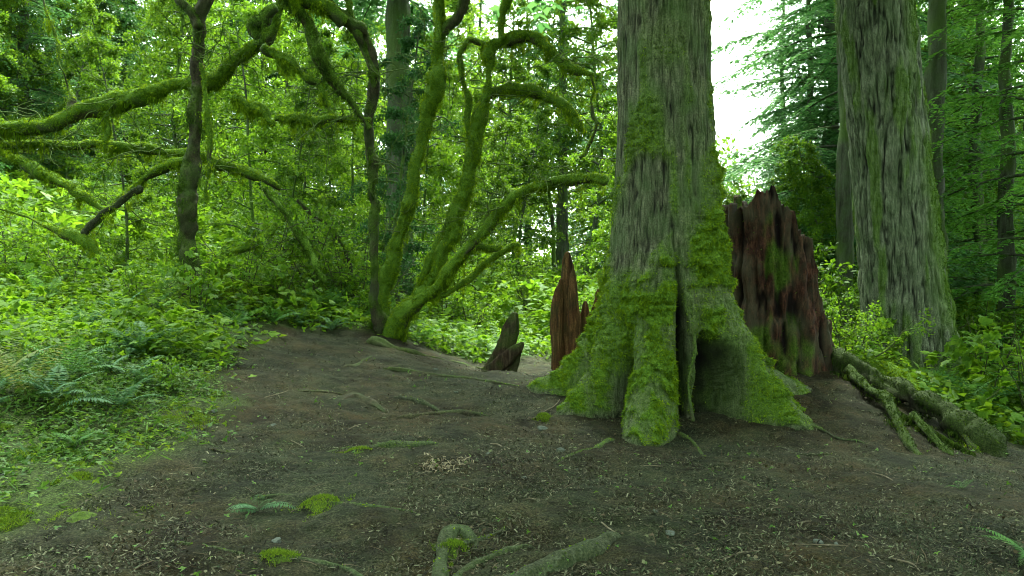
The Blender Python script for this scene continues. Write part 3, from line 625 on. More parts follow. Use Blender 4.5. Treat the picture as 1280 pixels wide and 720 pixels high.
def moss_patch(px, py, wpx, label, h=.045, mat=M_MOSSL, cat='moss', name='moss_patch', group='moss patches on the dirt', n=2600, L=.018, asp=.6, wide=.006):
    c = G(px, py); rx = wpx * c[1] / FOC; ry = rx * asp * 2
    V, F = mound(c, rx * .55, ry * .55, h, px)
    t = thing(name, c, label, cat, group); mk('moss_bed' if name == 'moss_patch' else 'mound_core', V, F, M_MND, t)
    P = np.c_[rng.uniform(-1.4, 1.4, (n * 2, 2)), np.zeros(n * 2)]; rr2 = np.hypot(P[:, 0], P[:, 1]); P = P * [rx, ry, 1] + [c[0], c[1], 0]; q_ = P.copy(); q_[:, 2] = px
    P = P[rng.random(len(P)) < sstep(1.05, .45, rr2 + .9 * fbm(q_ * 9, 3))]; e_ = ((P[:, 0] - c[0]) / rx)**2 + ((P[:, 1] - c[1]) / ry)**2; P[:, 2] = hgt(P[:, 0], P[:, 1]) + np.maximum(h * (1 - e_ * 1.6), .0)
    n = len(P); mk('moss', *blades(P, rdir(n, .9, .8), rng.uniform(.5, 1.3, n) * L, wide), mat, t, smooth=False); return t
moss_patch(100,650,52,'largest lime moss patch low in the left corner of the dirt')
moss_patch(30,572,50,'flat moss patch spreading at the far left beside the leafy bank')
moss_patch(98,603,26,'small moss patch just above the largest lime patch')
moss_patch(20,655,30,'small moss patch at the left edge next to the largest one')
moss_patch(215,478,44,'moss patch on the low rim between ferns and dirt')
moss_patch(448,568,26,'moss patch beside the pale humped root in mid path')
moss_patch(400,632,32,'bright moss patch behind the small fern sprout root')
moss_patch(350,702,44,'moss strip along the front left root', asp=.3)
moss_patch(565,690,26,'moss tucked inside the forked root at the bottom')
moss_patch(680,524,14,'tiny moss patch left of the giant trunk foot')
moss_patch(240,520,30,'thin moss patch above the grey root on the left')
moss_patch(300,352,0,'x') if False else None
c = W(300, 372, 11.6); V, F = mound(np.array([c[0], c[1], 0]), .5, .6, .42, 4)
t = thing('mossy_mound', (c[0], c[1], float(hgt(c[0], c[1]))), 'rounded mossy mound at the foot of the dark forked trunk', 'mound'); mk('mound_core', V, F, M_MND, t)
P, Nn, _ = sample(V, F[0], 5000); mk('moss', *blades(P, nrm(Nn + rdir(5000, 0, .7)), rng.uniform(.02, .05, 5000), .014), M_MOSS, t, smooth=False)

r = np.random.default_rng(9)
for i in range(22):
    a, b_ = r.uniform(-20, 285), r.uniform(470, 660)
    if b_ > 690 - a * .62: continue
    moss_patch(a, b_, r.uniform(9, 24), 'one of the small moss cushions dotted between leaves at the lower left bank edge', n=900, group='moss cushions on the left bank edge')
# fallen log and roots at right
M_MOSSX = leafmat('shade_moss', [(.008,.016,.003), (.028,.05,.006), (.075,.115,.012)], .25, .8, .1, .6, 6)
M_LOG = barkmat('log_bark', (.006,.005,.003), (.022,.02,.012), (.05,.048,.03), 20, .4, .9, algf=.12, mossc=((.01,.02,.004),(.035,.06,.008),(.08,.12,.014)))
def solo_limb(name, rows, label, cat, group=None, **k):
    c = rows[:, :3].mean(0); c[2] = rows[:, 2].min(); t = thing(name, c, label, cat, group)
    limb3({'fallen_log': 'log_wood'}.get(name, 'root_wood'), t, rows, **k); return t
def rowsW(L): return np.array([[*W(px, py, d), r * d / FOC] for px, py, d, r in L])
solo_limb('fallen_log', rowsW([(985,424,9.4,9),(1020,442,9.2,11),(1060,458,8.8,12),(1110,482,8.3,12),(1150,502,7.9,13),(1190,527,7.5,14),(1225,553,7.2,16),(1248,574,7.0,13)]), 'long dark mossy log running down the slope beside the broad grey fir', 'log', moss=.3, beard=2.2, seg=24, lump=.75, mat=M_LOG, cm=.8, mossmat=M_MOSSX)
solo_limb('fallen_log', rowsW([(1075,452,9.6,8),(1110,464,9.2,9),(1135,482,8.8,9),(1142,500,8.5,7)]), 'short mossy log lying behind the long log', 'log', moss=1.1, seg=16)
solo_limb('tree_root', rowsW([(1060,462,8.6,6),(1085,486,8.1,6),(1108,500,7.8,6),(1122,530,7.3,6),(1135,555,6.95,6),(1155,580,6.6,5),(1175,602,6.35,3)]), 'mossy root hanging down in front of the long dark log', 'root', 'roots by the log', moss=.5, cm=.7, beard=1., mossmat=M_MOSSX, mat=M_LOG)
solo_limb('tree_root', rowsW([(1140,520,7.5,5),(1165,545,7.1,5),(1185,570,6.8,5),(1198,592,6.6,4)]), 'thin mossy rootlet dangling under the middle of the log', 'root', 'roots by the log', moss=.6, cm=.7, beard=1., mossmat=M_MOSSX, mat=M_LOG)
solo_limb('tree_root', rowsW([(1205,545,7.2,4),(1222,570,6.95,4),(1235,600,6.7,4)]), 'dark rootlet under the broken end of the log', 'root', 'roots by the log', moss=.3, mat=M_LOG)
solo_limb('fallen_log', rowsW([(1050,478,10.2,5),(1085,455,10,6),(1110,440,9.9,4),(1135,415,9.8,2)]), 'yellow mossy broken stick poking up against the broad grey fir', 'log', moss=1.2, mossmat=M_MOSSL)
# hanging moss curtain under the log
n = 9000; u = rng.random(n); px = 1110 + 110 * u; top = 505 + 62 * u; P = np.array([W(a, t_ + b, 7.75 - .9 * uu - .08 * rng.random()) for a, t_, uu, b in zip(px, top, u, rng.uniform(0, 50, n) * (1 - .5 * u))])
keep = noise(P * np.array([6, 6, 2])) > -.25; P = P[keep]; n = len(P)
o = mk('hanging_moss', *blades(P, nrm(np.array([0, 0, -1.]) + rng.normal(0, .3, (n, 3))), rng.uniform(.04, .12, n), .012), M_MOSSX, smooth=False)
tag(o, 'ragged curtain of moss hanging below the long dark log', 'moss', kind='stuff')

# ground roots
def groot(label, pts, moss=.3, emb=.6, mat=M_PALE, **k):
    py0 = pts[0][1]
    rows = []
    for px, py, r in pts:
        g_ = G(px, py); rr_ = .72 * r * g_[1] / FOC; rows.append([g_[0], g_[1], g_[2] + rr_ * (1 - 2 * emb) * (1 if 0 < len(rows) < len(pts) - 1 else -.6), rr_])
    rows = np.array(rows); e0 = rows[0] * 1.8 - rows[1] * .8; e1 = rows[-1] * 1.8 - rows[-2] * .8
    for e, q_ in ((e0, rows[0]), (e1, rows[-1])): e[2] = q_[2] - .05; e[3] = q_[3] * .5
    if py0 < 718: rows = np.vstack([e0, rows])
    rows = np.vstack([rows, e1])
    return solo_limb('tree_root', rows, label, 'root', 'roots across the dirt', moss=moss * .5, mat=mat, beard=0, seg=20, fuzzL=.35, cm=.8, lump=.5, **k)
groot('stout knotted grey root rising at the bottom centre', [(545,760,14),(549,715,14),(553,688,13),(562,668,12),(578,664,11),(590,676,8)], .15)
groot('short thin root behind the stout knotted root', [(578,682,5),(600,676,6),(620,668,6),(634,662,3)], .1)
groot('middle root of the bottom centre pair, smooth and green-grey', [(560,735,7),(590,708,9),(620,695,10),(645,686,9),(662,684,4)], .2)
groot('widest smooth root at the bottom edge right of the knotted one', [(620,745,16),(665,718,22),(705,702,24),(740,690,22),(762,678,12)], .12, emb=.72)
groot('long pale root snaking along the bottom left corner', [(215,680,3),(260,686,4),(320,695,5),(380,702,6),(430,712,6),(455,726,5)], .25)
groot('pale root with moss running right from the small fern sprout', [(335,622,3),(370,622,5),(410,630,5),(450,634,5),(500,638,3),(520,642,2)], .3)
groot('humped green-grey root in the middle of the path', [(395,572,3),(430,562,4),(470,560,7),(500,558,11),(530,556,8),(548,556,2)], .3)
groot('thin curled root beside the small fern sprout', [(358,572,2),(356,585,2.5),(372,594,2.5),(392,602,2)], .0)
groot('dark root rising just below the maple clump at mid path', [(500,523,3),(520,521,5),(550,518,6),(580,517,5),(604,519,2)], .1, mat=M_LIMB)
groot('short pale-edged root end above the dark one', [(497,498,5),(512,500,6),(530,505,6),(545,512,3)], .1)
groot('blunt dark root knob on the left of the dirt', [(430,500,3),(442,497,8),(456,501,8),(470,508,5)], .0, mat=M_LIMB)
groot('flat grey-green root at the left rim of the dirt', [(195,535,5),(215,540,8),(235,548,7),(262,556,3)], .4)
groot('slim root below the flat grey one', [(265,562,2),(285,566,4),(312,569,2)], .1, mat=M_LIMB)
groot('root stretching right from the maple base', [(470,430,8),(492,436,6),(520,443,5),(560,452,4),(600,462,3)], .3, mat=M_LIMB)
groot('second lower root creeping from the maple base', [(486,462,3),(520,466,4),(550,470,4),(590,474,3),(640,482,2)], .2, mat=M_LIMB)
groot('short root left of the maple roots', [(432,460,3),(446,457,4),(462,448,3)], .1, mat=M_LIMB)
groot('thin root lying across the dirt above the knob', [(372,490,2),(400,490,3),(425,493,2)], .1, mat=M_LIMB)
groot('curved thin root in front of the giant trunk right foot', [(930,524,3),(955,524,4),(980,527,4),(1010,530,3)], .4)
groot('low thin root on the brown needles right of the giant trunk', [(975,560,2),(1000,568,3),(1035,569,2)], .4)
groot('stubby root creeping left from the front foot of the giant trunk', [(760,553,4),(742,562,4),(722,566,3),(700,576,2)], .5)
0 and groot('thin root trailing from the giant trunk right foot towards the camera', [(965,548,4),(958,566,4),(966,585,3),(960,604,2)], .5)
groot('low root running right from the giant trunk right foot', [(1000,530,5),(1025,536,4),(1050,548,3),(1072,552,2)], .4)
groot('slim root between the front and right feet of the giant trunk', [(850,545,4),(868,556,3),(880,572,2)], .3, mat=M_LIMB)
print('roots', time.time() - T0)

# stones, twigs, chips
ico = None
def stone(px, py, w, label, flat=.45):
    c = G(px, py); s = .7 * w * c[1] / FOC; r = np.random.default_rng(int(px * 7 + py))
    import bmesh
    bm = bmesh.new(); bmesh.ops.create_icosphere(bm, subdivisions=3, radius=1); V = np.array([v.co[:] for v in bm.verts]); F = np.array([[v.index for v in f.verts] for f in bm.faces]); bm.free()
    V = V * (1 + .45 * noise(V * 1.3 + px)[:, None] + .15 * noise(V * 4 + px)[:, None]) * np.array([1, r.uniform(.6, .9), flat]) * s; a = r.uniform(0, 3); V[:, :2] = V[:, :2] @ np.array([[cos(a), -sin(a)], [sin(a), cos(a)]])
    solo('stone', V + c + np.array([0, 0, .2 * s * flat]), F, M_STONE, label, 'stone', 'stones on the path', smooth=True)
for a in [(700,563,8,'pale flat stone in the middle of the path'), (712,521,4,'small pale stone at the left foot of the giant trunk'), (346,677,9,'whitish stone near the long pale root at bottom left'), (341,533,7,'pale stone on the dirt below the fern bank'),
 (1022,678,9,'pale flat stone in the needle litter at lower right'), (1045,680,5,'small stone touching the pale flat one at lower right'), (655,598,5,'tiny whitish stone below the moss-footed trunk path'), (610,568,6,'grey stone between humped root and flat stone'),
 (678,537,9,'greenish flat stone near the tiny moss patch'), (720,587,4,'small grey stone ahead of the giant trunk'), (5,594,7,'stone at the left edge beside the moss'), (570,491,5,'small stone far up the path'), (820,640,6,'grey stone half sunk in the dirt at right'),
 (838,668,9,'smooth stone at the bottom right of centre'), (268,515,6,'pale stone on the rim of the leafy bank'), (545,462,5,'pale stone between the maple roots')]: stone(*a)
def twig(px0, py0, px1, py1, r, label):
    a, b = G(px0, py0), G(px1, py1); m_ = (a + b) / 2 + np.array([rng.normal(0, .02), rng.normal(0, .02), .012]); a = a + [0, 0, .006]; b = b + [0, 0, .008]
    V, F = tube(np.c_[np.array([a, m_, b]), [r, r * .9, r * .5]], 6, .03, .2, 20); solo('twig', V, F, M_TWIG, label, 'twig', 'twigs on the dirt')
for a in [(800,584,840,586,.006,'brown twig right of the mossy front foot'), (612,556,628,560,.008,'short broken twig in the middle of the path'), (1000,655,1022,658,.006,'pale twig in the litter at the lower right'), (990,682,1058,684,.004,'long thin twig past the pale stone'),
 (435,538,455,531,.006,'twig on the dirt left of centre'), (752,655,770,668,.005,'short twig below the giant trunk'), (560,612,612,600,.004,'fine twig across mid path'), (905,700,950,690,.005,'twig at the bottom right'), (1115,700,1150,716,.005,'twig in the right bottom corner'),
 (672,520,700,500,.005,'leaning twig near the left side root'), (330,498,360,490,.005,'twig on dirt near the fern bank'), (1090,592,1120,604,.005,'twig below the hanging root'), (380,560,350,548,.004,'fine twig near the curled root')]: twig(*a)
c = G(556, 583); n = 240; P = np.c_[c[0] + rng.normal(0, .09, n), c[1] + rng.normal(0, .11, n), np.zeros(n)]; P[:, 2] = hgt(P[:, 0], P[:, 1]) + rng.uniform(.004, .025, n)
V, F = scatter(CH, P, rdir(n, 0, 1) * [1, 1, .3], rdir(n, 1.6), rng.uniform(.02, .05, n))
o = mk('bark_chips', V, F, leafmat('pale_chip', [(.06,.045,.025), (.13,.10,.06), (.2,.17,.10)], .05), smooth=False); tag(o, 'scatter of pale wood chips on the path', 'chips', kind='stuff')

# ------------------------------------------------------------------ ferns
def frond_mesh(L, n=22, w=.16, curve=1.0, seed=0, mat=None):
    r = np.random.default_rng(seed); t = np.linspace(0, 1, n + 1)
    ang_ = 1.15 - curve * 1.5 * t; ds = L / n; X = np.concatenate([[0], np.cumsum(np.cos(ang_[:-1]) * ds)]); Zz = np.concatenate([[0], np.cumsum(np.sin(ang_[:-1]) * ds)])
    C = np.c_[X, 0 * X, Zz]; mb = MB(); mb.add(*tube(np.c_[C, .0035 * (1 - .8 * t)], 3, .2, 0, cap=False))
    k = np.arange(3, n + 1); tt = t[k]; wl = w * L * np.sin(pi * np.clip(tt, .08, 1)**.75)**.8 + .008
    T = nrm(np.gradient(C, axis=0))[k]
    for sg in (-1, 1):
        for off in (0,):
            Pp = C[k] - T * ds * off; Yd = nrm(T * .35 + np.array([0, sg, 0]) + np.array([0, 0, -.25]) + r.normal(0, .06, (len(k), 3)))
            V, F = scatter((NARROW[0] * [.85, 1, 1], NARROW[1]), Pp, Yd, np.tile([-.2, 0, 1.], (len(k), 1)), wl * r.uniform(.85, 1.05, len(k)))
            mb.add(V, F)
    V, F = mb.out(); return mk('frond', V, F, mat or M_FERN, smooth=False, mesh_only=True)
FR = [frond_mesh(1, 24, .17, c, s) for s, c in enumerate((.7, .95, 1.15, .5))]
M_FERNY = leafmat('yellowing_fern', [(.06,.10,.02), (.13,.16,.035), (.20,.19,.05)], .35)
FRY = [frond_mesh(1, 24, .12, c, s + 9, M_FERNY) for s, c in enumerate((.5, .8))]
M_FERNC = leafmat('cool_fern', [(.03,.085,.03), (.055,.13,.045), (.09,.18,.07)], .3)
FRC = [frond_mesh(1, 26, .19, c, s + 19, M_FERNC) for s, c in enumerate((.8, 1.05))]
def fern(px, py, L, n, label, fr=FR, group='ferns on the left bank', tilt=0., seed=None, pos=None, arc=(0, 360), name='fern'):
    c = G(px, py) if pos is None else pos; r = np.random.default_rng(int(abs(px * 3 + py))); t = thing(name, c, label, 'fern', group)
    for i in range(n):
        o = bpy.data.objects.new('frond', fr[int(r.integers(len(fr)))]); col.objects.link(o); o.parent = t
        s = L * r.uniform(.65, 1.1); o.scale = (s, s * r.uniform(.8, 1.1), s); az = radians(arc[0] + (arc[1] - arc[0]) * (i + r.uniform(-.3, .3)) / n)
        o.rotation_euler = (r.normal(0, .2), r.uniform(-.35, .3) + tilt, az)
    return t
fern(322,640,.26,6,'small two-frond fern sprout alone on the dirt by the pale root', FRC, 'ferns on the dirt', tilt=.15, arc=(170,400))
fern(150,402,.55,10,'bluish fern left of the dark forked trunk base', FRC)
fern(112,420,.5,9,'bluish fern just below the cool pale one on the bank', FRC)
fern(165,446,.6,11,'broad cool green fern in the middle of the bank', FRC)
fern(88,478,.62,11,'spreading dark fern left of the mossy rim', FR)
fern(35,500,.7,9,'yellowing sword fern standing at the left edge', FRY)
fern(10,470,.7,8,'yellowing fern half cut by the left edge of the picture', FRY)
fern(150,512,.5,8,'pale feathery fern lying over the bank edge', FRC)
fern(208,448,.42,8,'small light fern next to the dirt rim', FR)
fern(375,408,.45,9,'pale fern at the top of the dirt between the two maples', FRC)
fern(415,414,.42,9,'silvery fern beside the maple clump', FRC)
fern(340,405,.5,9,'green fern on the crest right of the mossy mound', FR)
fern(300,410,.55,9,'dark fern below the mossy mound', FR)
fern(20,405,.8,10,'large dark fern at the upper left edge', FR)
fern(62,385,.7,10,'large green fern high on the left bank', FR)
fern(190,398,.5,8,'fern directly left of the trunk foot', FR)
fern(258,398,.5,9,'fern directly below the dark forked trunk', FR)
fern(95,560,.3,7,'low fern beside the flat moss at the left', FR)
r = np.random.default_rng(77)
for i in range(26):
    a, b_ = r.uniform(-60, 230), r.uniform(415, 545)
    if b_ > 545 - (a / 230) * 60: continue
    fern(a, b_, r.uniform(.22, .45), int(r.integers(6, 10)), 'one of the overlapping ferns that fill the low bank left of the dirt', [FR, FRC][i % 2], 'overlapping ferns on the low bank')
fern(1292,705,.36,8,'bright fern in the bottom right corner', FR, 'ferns at the right')
fern(1200,612,.16,4,'tiny sprout under the log end', FR, 'ferns at the right')
r = np.random.default_rng(12)
for i in range(26):
    a = r.uniform(1150, 1420); d = r.uniform(8, 13); p_ = np.array([(a - 640) / FOC * d, d, 0.]); 
    if abs(p_[0] - 5.7) < 1.0 and abs(p_[1] - 11) < 1.0: continue
    p_[2] = hgt(p_[0], p_[1]); fern(a, d, r.uniform(.5, .9), 9, 'bright green fern in the patch right of the broad grey fir', FR, 'fern patch right of the broad fir', pos=p_)
for i in range(60):
    a = r.uniform(-80, 640); d = r.uniform(11.8, 18); p_ = np.array([(a - 640) / FOC * d, d, 0.]); p_[2] = hgt(p_[0], p_[1])
    fern(a, d, r.uniform(.5, .9), 8, 'fern among the green undergrowth behind the maples', FR, 'ferns behind the maples', pos=p_)
print('ferns', time.time() - T0)

# ------------------------------------------------------------------ ground cover (stuff)
def bank(x, y):
    q = np.stack([x, y, 0 * x], -1); return sstep(.3, -.7, poly_sd(x, y, dirt_poly) + .5 * fbm(q * 1.3, 3)) * (1 - .9 * dirt(x, y))
def cover(name, n, d0, d1, half, tpl, size, hmax, mat, label, seed, keep=lambda x, y: 1 - dirt(x, y), up=1.2, growd=0., cmin=.12):
    r = np.random.default_rng(seed); x, y = polar_pts(n, d0, d1, half, r); q = np.stack([x, y, 0 * x], -1)
    cl = sstep(-.35, .45, fbm(q * 1.1 + seed, 3)); k = r.random(n) < keep(x, y) * (cmin + (1 - cmin) * cl); x, y, cl = x[k], y[k], cl[k]; n = len(x)
    d = np.hypot(x, y); z = hgt(x, y) + .01 + r.random(n)**1.3 * (hmax * cl + .04) * (1 + growd * d); s = size * r.uniform(.55, 1.25, n) * (1 + d * .03)
    Yd = rdir(n, 0, 1, r); Yd[:, 2] = Yd[:, 2] * .35 + .05; V, F = scatter(tpl, np.c_[x, y, z], Yd, rdir(n, up, .55, r), s)
    o = mk(name, V, F, mat, smooth=False); return tag(o, label, 'ground cover', kind='stuff')
cover('ground_cover', 170000, 3.0, 9.5, 40, TRI, .03, .08, M_COVER, 'low clover-like leaves carpeting the bank edges', 31, keep=bank, cmin=.5)
cover('ground_cover', 16000, 3.6, 10, 40, TRI, .03, .03, M_MOSSL, 'yellow-green mossy leaflets mixed through the bank carpet', 32)
cover('undergrowth', 80000, 8.0, 20, 40, TRI, .05, .2, M_LEAFB, 'bright knee-high leafy undergrowth on the banks', 33, keep=lambda x, y: bank(x, y) * sstep(7.5, 10.5, np.hypot(x, y)))
cover('undergrowth', 60000, 8.5, 22, 40, LEAF, .085, .26, M_LEAF, 'darker leafy plants filling the banks', 34)
cover('undergrowth', 70000, 16, 45, 42, TRI, .12, 1.3, M_LEAFB, 'far green undergrowth between the trees', 35)
cover('undergrowth', 9000, 8.5, 19, 40, PALM, .10, .5, M_LEAFB, 'scattered palmate maple seedlings on the banks', 41, cmin=0.)
cover('sprouts', 14000, 2.8, 14, 40, TRI, .022, .02, M_COVER, 'few tiny green sprouts scattered over the dirt', 36, keep=lambda x, y: .10 * dirt(x, y) + .5 * sstep(.95, .4, dirt(x, y)) * sstep(0, .3, dirt(x, y)))
cover('grass', 12000, 4.0, 11, 40, (NARROW[0] * [.35, 1, 1], NARROW[1]), .12, .05, M_COVER, 'thin grass blades along the dirt edge', 37, up=.1, keep=lambda x, y: sstep(.9, .3, dirt(x, y)) * .5)
print('cover', time.time() - T0)

# ------------------------------------------------------------------ broadleaf shrubs and trees
def leafy(seed, H, z0, R, nb, ntw, nlf, lsize, tpl=LEAF, r0=.06, droop=.1, rise=.5, trunkw=.05, up=.9, bushy=False):
    """returns wood (V,F) and leaves (V,F) in local coordinates"""
    r = np.random.default_rng(seed); wood = MB()
    if bushy:
        stems = [wander([r.normal(0, .05), r.normal(0, .05), -.1], [r.normal(0, .35), r.normal(0, .35), 1], H * r.uniform(.75, 1.05), 7, r, .12) for _ in range(5)]
    else:
        stems = [wander([0, 0, -.3], [r.normal(0, .06), r.normal(0, .06), 1], H + .3, 12, r, trunkw, .05)]
    for S in stems: wood.add(*tube(np.c_[S, np.linspace(r0, r0 * .25, len(S))], 7, .5, .1, cap=False))
    Ps, Ys = [], []
    for b in range(nb):
        S = stems[b % len(stems)]; t = (b + r.random()) / nb; zz = z0 / H + (1 - z0 / H) * t; f = zz * (len(S) - 1); i = min(int(f), len(S) - 2); s0 = S[i] + (S[i + 1] - S[i]) * (f - i)
        az = b * 2.4 + r.normal(0, .4); Lb = R * (1 - .55 * t) * r.uniform(.5, 1.1)
        B = wander(s0, [cos(az), sin(az), rise * r.uniform(.3, 1.3)], Lb, 7, r, .17, -droop); wood.add(*tube(np.c_[B, np.linspace(r0 * .4, .004, 8)], 4, .5, 0, cap=False))
        for _ in range(ntw):
            f = r.uniform(1.2, 7); i = min(int(f), 6); s1 = B[i] + (B[i + 1] - B[i]) * (f - i)
            tw = wander(s1, nrm(B[i + 1] - B[i]) * .6 + r.normal(0, .6, 3) * [1, 1, .5], Lb * .32 * r.uniform(.5, 1.2), 4, r, .2, -droop * .6)
            u = r.uniform(.15, 4, nlf); ii = np.minimum(u.astype(int), 3); Q = tw[ii] + (tw[ii + 1] - tw[ii]) * (u - ii)[:, None]
            Ps.append(Q + r.normal(0, lsize * .6, (nlf, 3))); Ys.append(nrm(tw[ii + 1] - tw[ii]) * .5 + r.normal(0, .6, (nlf, 3)) + [0, 0, -.15])
            if lsize > .05 and r.random() < .25: wood.add(*tube(np.c_[tw, np.linspace(.006, .002, 5)], 3, .5, 0, cap=False))
    P = np.vstack(Ps); Yd = nrm(np.vstack(Ys)); n = len(P); return wood.out(), scatter(tpl, P, Yd, rdir(n, up, .55, r), lsize * r.uniform(.6, 1.25, n))

SH = {}
def proto(key, woodmat, leafm, *a, **k):
    (wV, wF), (lV, lF) = leafy(*a, **k)
    SH[key] = (mk('trunk', wV, wF, woodmat, mesh_only=True, attr={'moss': sstep(-.2, .5, fbm(wV * 2, 2)) * .8}), mk('crown', lV, lF, leafm, smooth=False, mesh_only=True))
def put(key, name, pos, rz, sc, label, cat, group=None, parts=('trunk', 'crown')):
    t = thing(name, pos, label, cat, group); t.rotation_euler[2] = rz; t.scale = (sc,) * 3 if not isinstance(sc, tuple) else sc
    for n_, me in zip(parts, SH[key]):
        o = bpy.data.objects.new(n_, me); col.objects.link(o); o.parent = t
    return t
proto('t0', M_FAR, M_LEAF, 101, 11, 1.0, 2.6, 44, 12, 34, .115, r0=.07)
proto('t1', M_FAR, M_LEAF, 102, 9, .6, 2.8, 46, 12, 34, .105, r0=.06, rise=.35, droop=.15)
proto('t2', M_FAR, M_LEAFD, 103, 13, 1.5, 2.7, 50, 12, 32, .12, r0=.10)
proto('t3', M_FAR, M_LEAFB, 104, 8, .5, 2.6, 40, 11, 32, .10, r0=.05, rise=.3)
proto('t4', M_FAR, M_LEAF, 105, 15, 4.5, 3.4, 50, 13, 30, .14, r0=.12)
proto('s0', M_STEM, M_LEAFB, 111, 1.1, .25, .8, 16, 5, 9, .055, TRI, .012, bushy=True)
proto('s1', M_STEM, M_LEAFB, 112, 1.6, .3, 1.0, 26, 7, 10, .06, LEAF, .015, bushy=True)
proto('s2', M_STEM, M_LEAF, 113, 1.5, .2, 1.0, 26, 7, 12, .065, LEAF, .015, bushy=True)
proto('s3', M_STEM, M_LEAFB, 114, 1.0, .5, .75, 9, 3, 5, .10, PALM, .010, bushy=True, rise=.25)
r = np.random.default_rng(55)
def shrub(key, px, py, d, sc, label, lift=0, group='shrubs on the banks'):
    x = (px - 640) / FOC * d; put(key, 'shrub', (x, d, float(hgt(x, d)) + lift), r.uniform(0, 6), sc, label, 'shrub', group, ('stem', 'foliage'))
shrub('s3', 240, 0, 10.2, 1.0, 'bright fresh-leaved shrub in front of the dark forked trunk')
shrub('s0', 170, 0, 10.4, .8, 'smaller bright shrub left of the dark forked trunk')
shrub('s1', 300, 0, 11.6, .8, 'bright shrub right of the dark forked trunk')
shrub('s1', 335, 0, 12.6, 1.1, 'tall leafy shrub between the two maples')
shrub('s3', 350, 0, 11.8, .9, 'open shrub above the dirt crest')
shrub('s1', 20, 0, 12.2, 1.1, 'leafy shrub at the upper left edge with pale tips')
shrub('s1', 420, 0, 13, .9, 'leafy shrub behind the dark upright maple stem')
shrub('s0', 585, 0, 15.5, 1.1, 'rounded shrub seen under the arching limb')
shrub('s1', 545, 0, 16, 1., 'shrub between the maple clump and the arching limb')
shrub('s0', 90, 0, 11.5, 1.0, 'bright shrub under the slender bough on the left')
shrub('s3', 216, 470, 7.0, .35, 'tiny seedling standing at the rim of the dirt')
shrub('s1', 1068, 0, 9.7, .75, 'fresh green shrub between the red stump and the broad grey fir')
shrub('s0', 1045, 0, 10.4, .9, 'low shrub directly right of the red rotten stump')
shrub('s3', 1232, 0, 9.6, 1.25, 'tall open shrub with big pale leaves right of the broad fir')
shrub('s3', 1305, 0, 8.6, 1.2, 'leafy shrub cut by the right edge')
shrub('s2', 1235, 0, 12.5, 1.1, 'dark dense shrub behind the fern patch')
shrub('s2', 1205, 0, 10.5, .6, 'small shrub at the right foot of the broad fir')
shrub('s2', 1060, 0, 12.5, 1.1, 'dark shrub left of the broad fir base')
shrub('s1', 760, 0, 13.5, .9, 'shrub half hidden behind the pointed orange snag')
for i in range(34):
    d = r.uniform(12.5, 24); px = r.uniform(-60, 1400)
    if 560 < px < 730 and d < 15: continue
    key = ['s1', 's2', 's2', 's1'][i % 4]; shrub(key, px, 0, d, r.uniform(.9, 1.6), 'leafy shrub in the thicket behind the main trees', group='shrubs in the thicket')
# thicket trees
def tree(key, px, d, sc, label, group, name='understory_tree'):
    x = (px - 640) / FOC * d; put(key, name, (x, d, float(hgt(x, d)) - .1), r.uniform(0, 6), sc, label, 'tree', group)
GT = 'slim broadleaf trees in the background'
spots = []
for i in range(54):
    for _ in range(30):
        d = 14 + 26 * r.random(); px = r.uniform(-140, 770)
        if all(np.hypot((px - p) / FOC * d, d - q) > 1.6 for p, q in spots) and not (555 < px < 705 and d < 17): break
    spots.append((px, d)); key = ['t0', 't1', 't2', 't3', 't4', 't0', 't3'][i % 7]
    lab = {'t0': 'slim mid-green broadleaf tree in the thicket on the left', 't1': 'slim spreading broadleaf tree in the thicket on the left', 't2': 'dark-leaved slim tree in the thicket on the left', 't3': 'fresh bright-leaved slim tree in the thicket on the left', 't4': 'taller slim tree rising behind the thicket on the left'}[key]
    tree(key, px, d, r.uniform(.85, 1.1) * np.clip(.45 + .025 * (d - 12), .5, 1.1) * (1.35 if key == 't3' else 1), lab, GT + ' ' + key.replace('t', 'kind '))
for i in range(9):
    d = r.uniform(19, 34); px = r.uniform(1150, 1450); key = ['t1', 't2', 't0', 't3'][i % 4]
    tree(key, px, d, r.uniform(.7, 1.0), 'slim broadleaf tree in the woods to the right of the broad fir', 'slim broadleaf trees on the right')
for px, d, sc in ((930,17,.42),(985,16,.5),(1020,19,.55),(890,21,.5),(960,24,.5),(1050,15,.5),(905,30,.6),(1000,30,.6)):
    tree('t1', px, d, sc, 'low broadleaf tree below the open sky right of the giant trunk', 'low trees under the open sky')
print('thicket', time.time() - T0)
# conifers
def conifer(key, *a, **k):
    H = a[0]; nm_ = k.pop('mat', M_FIR); wood, P, Yd, Nn, S = fir_crown_parts(*a, **k); zz = np.linspace(-.5, H, 12)
    rr_ = k.pop('x', None); R0 = CR[key]
    wood.add(*tube(np.c_[.05 * np.sin(zz), .05 * np.cos(zz * 1.3), zz, R0 * (1 - .9 * (zz + .5) / (H + .5))], 16, .3, .12, cap=False))
    wV, wF = wood.out(); lV, lF = scatter((NARROW[0] * [1.9, 1, 1], NARROW[1]), P, Yd, Nn, S)
    SH[key] = (mk('trunk', wV, wF, M_FAR, mesh_only=True, attr={'moss': .4 * sstep(0, .5, fbm(wV * 2, 2))}), mk('crown', lV, lF, nm_, smooth=False, mesh_only=True))
    print(key, len(lF))
CR = {'c4': .26, 'c3': .15, 'c0': .20, 'c1': .26, 'c2': .42}
conifer('c0', 17, 1.2, 3.6, 201, 100, sprig=.15)
conifer('c1', 21, 2.2, 4.4, 202, 110, sprig=.17, droop=.28)
conifer('c3', 14, .8, 3.2, 205, 100, sprig=.12, mat=M_FIRB)
conifer('c2', 30, 9, 4.5, 203, 80, sprig=.2)
conifer('c4', 22, 13, 3., 207, 40, sprig=.17)
GC = 'hemlocks in the background'
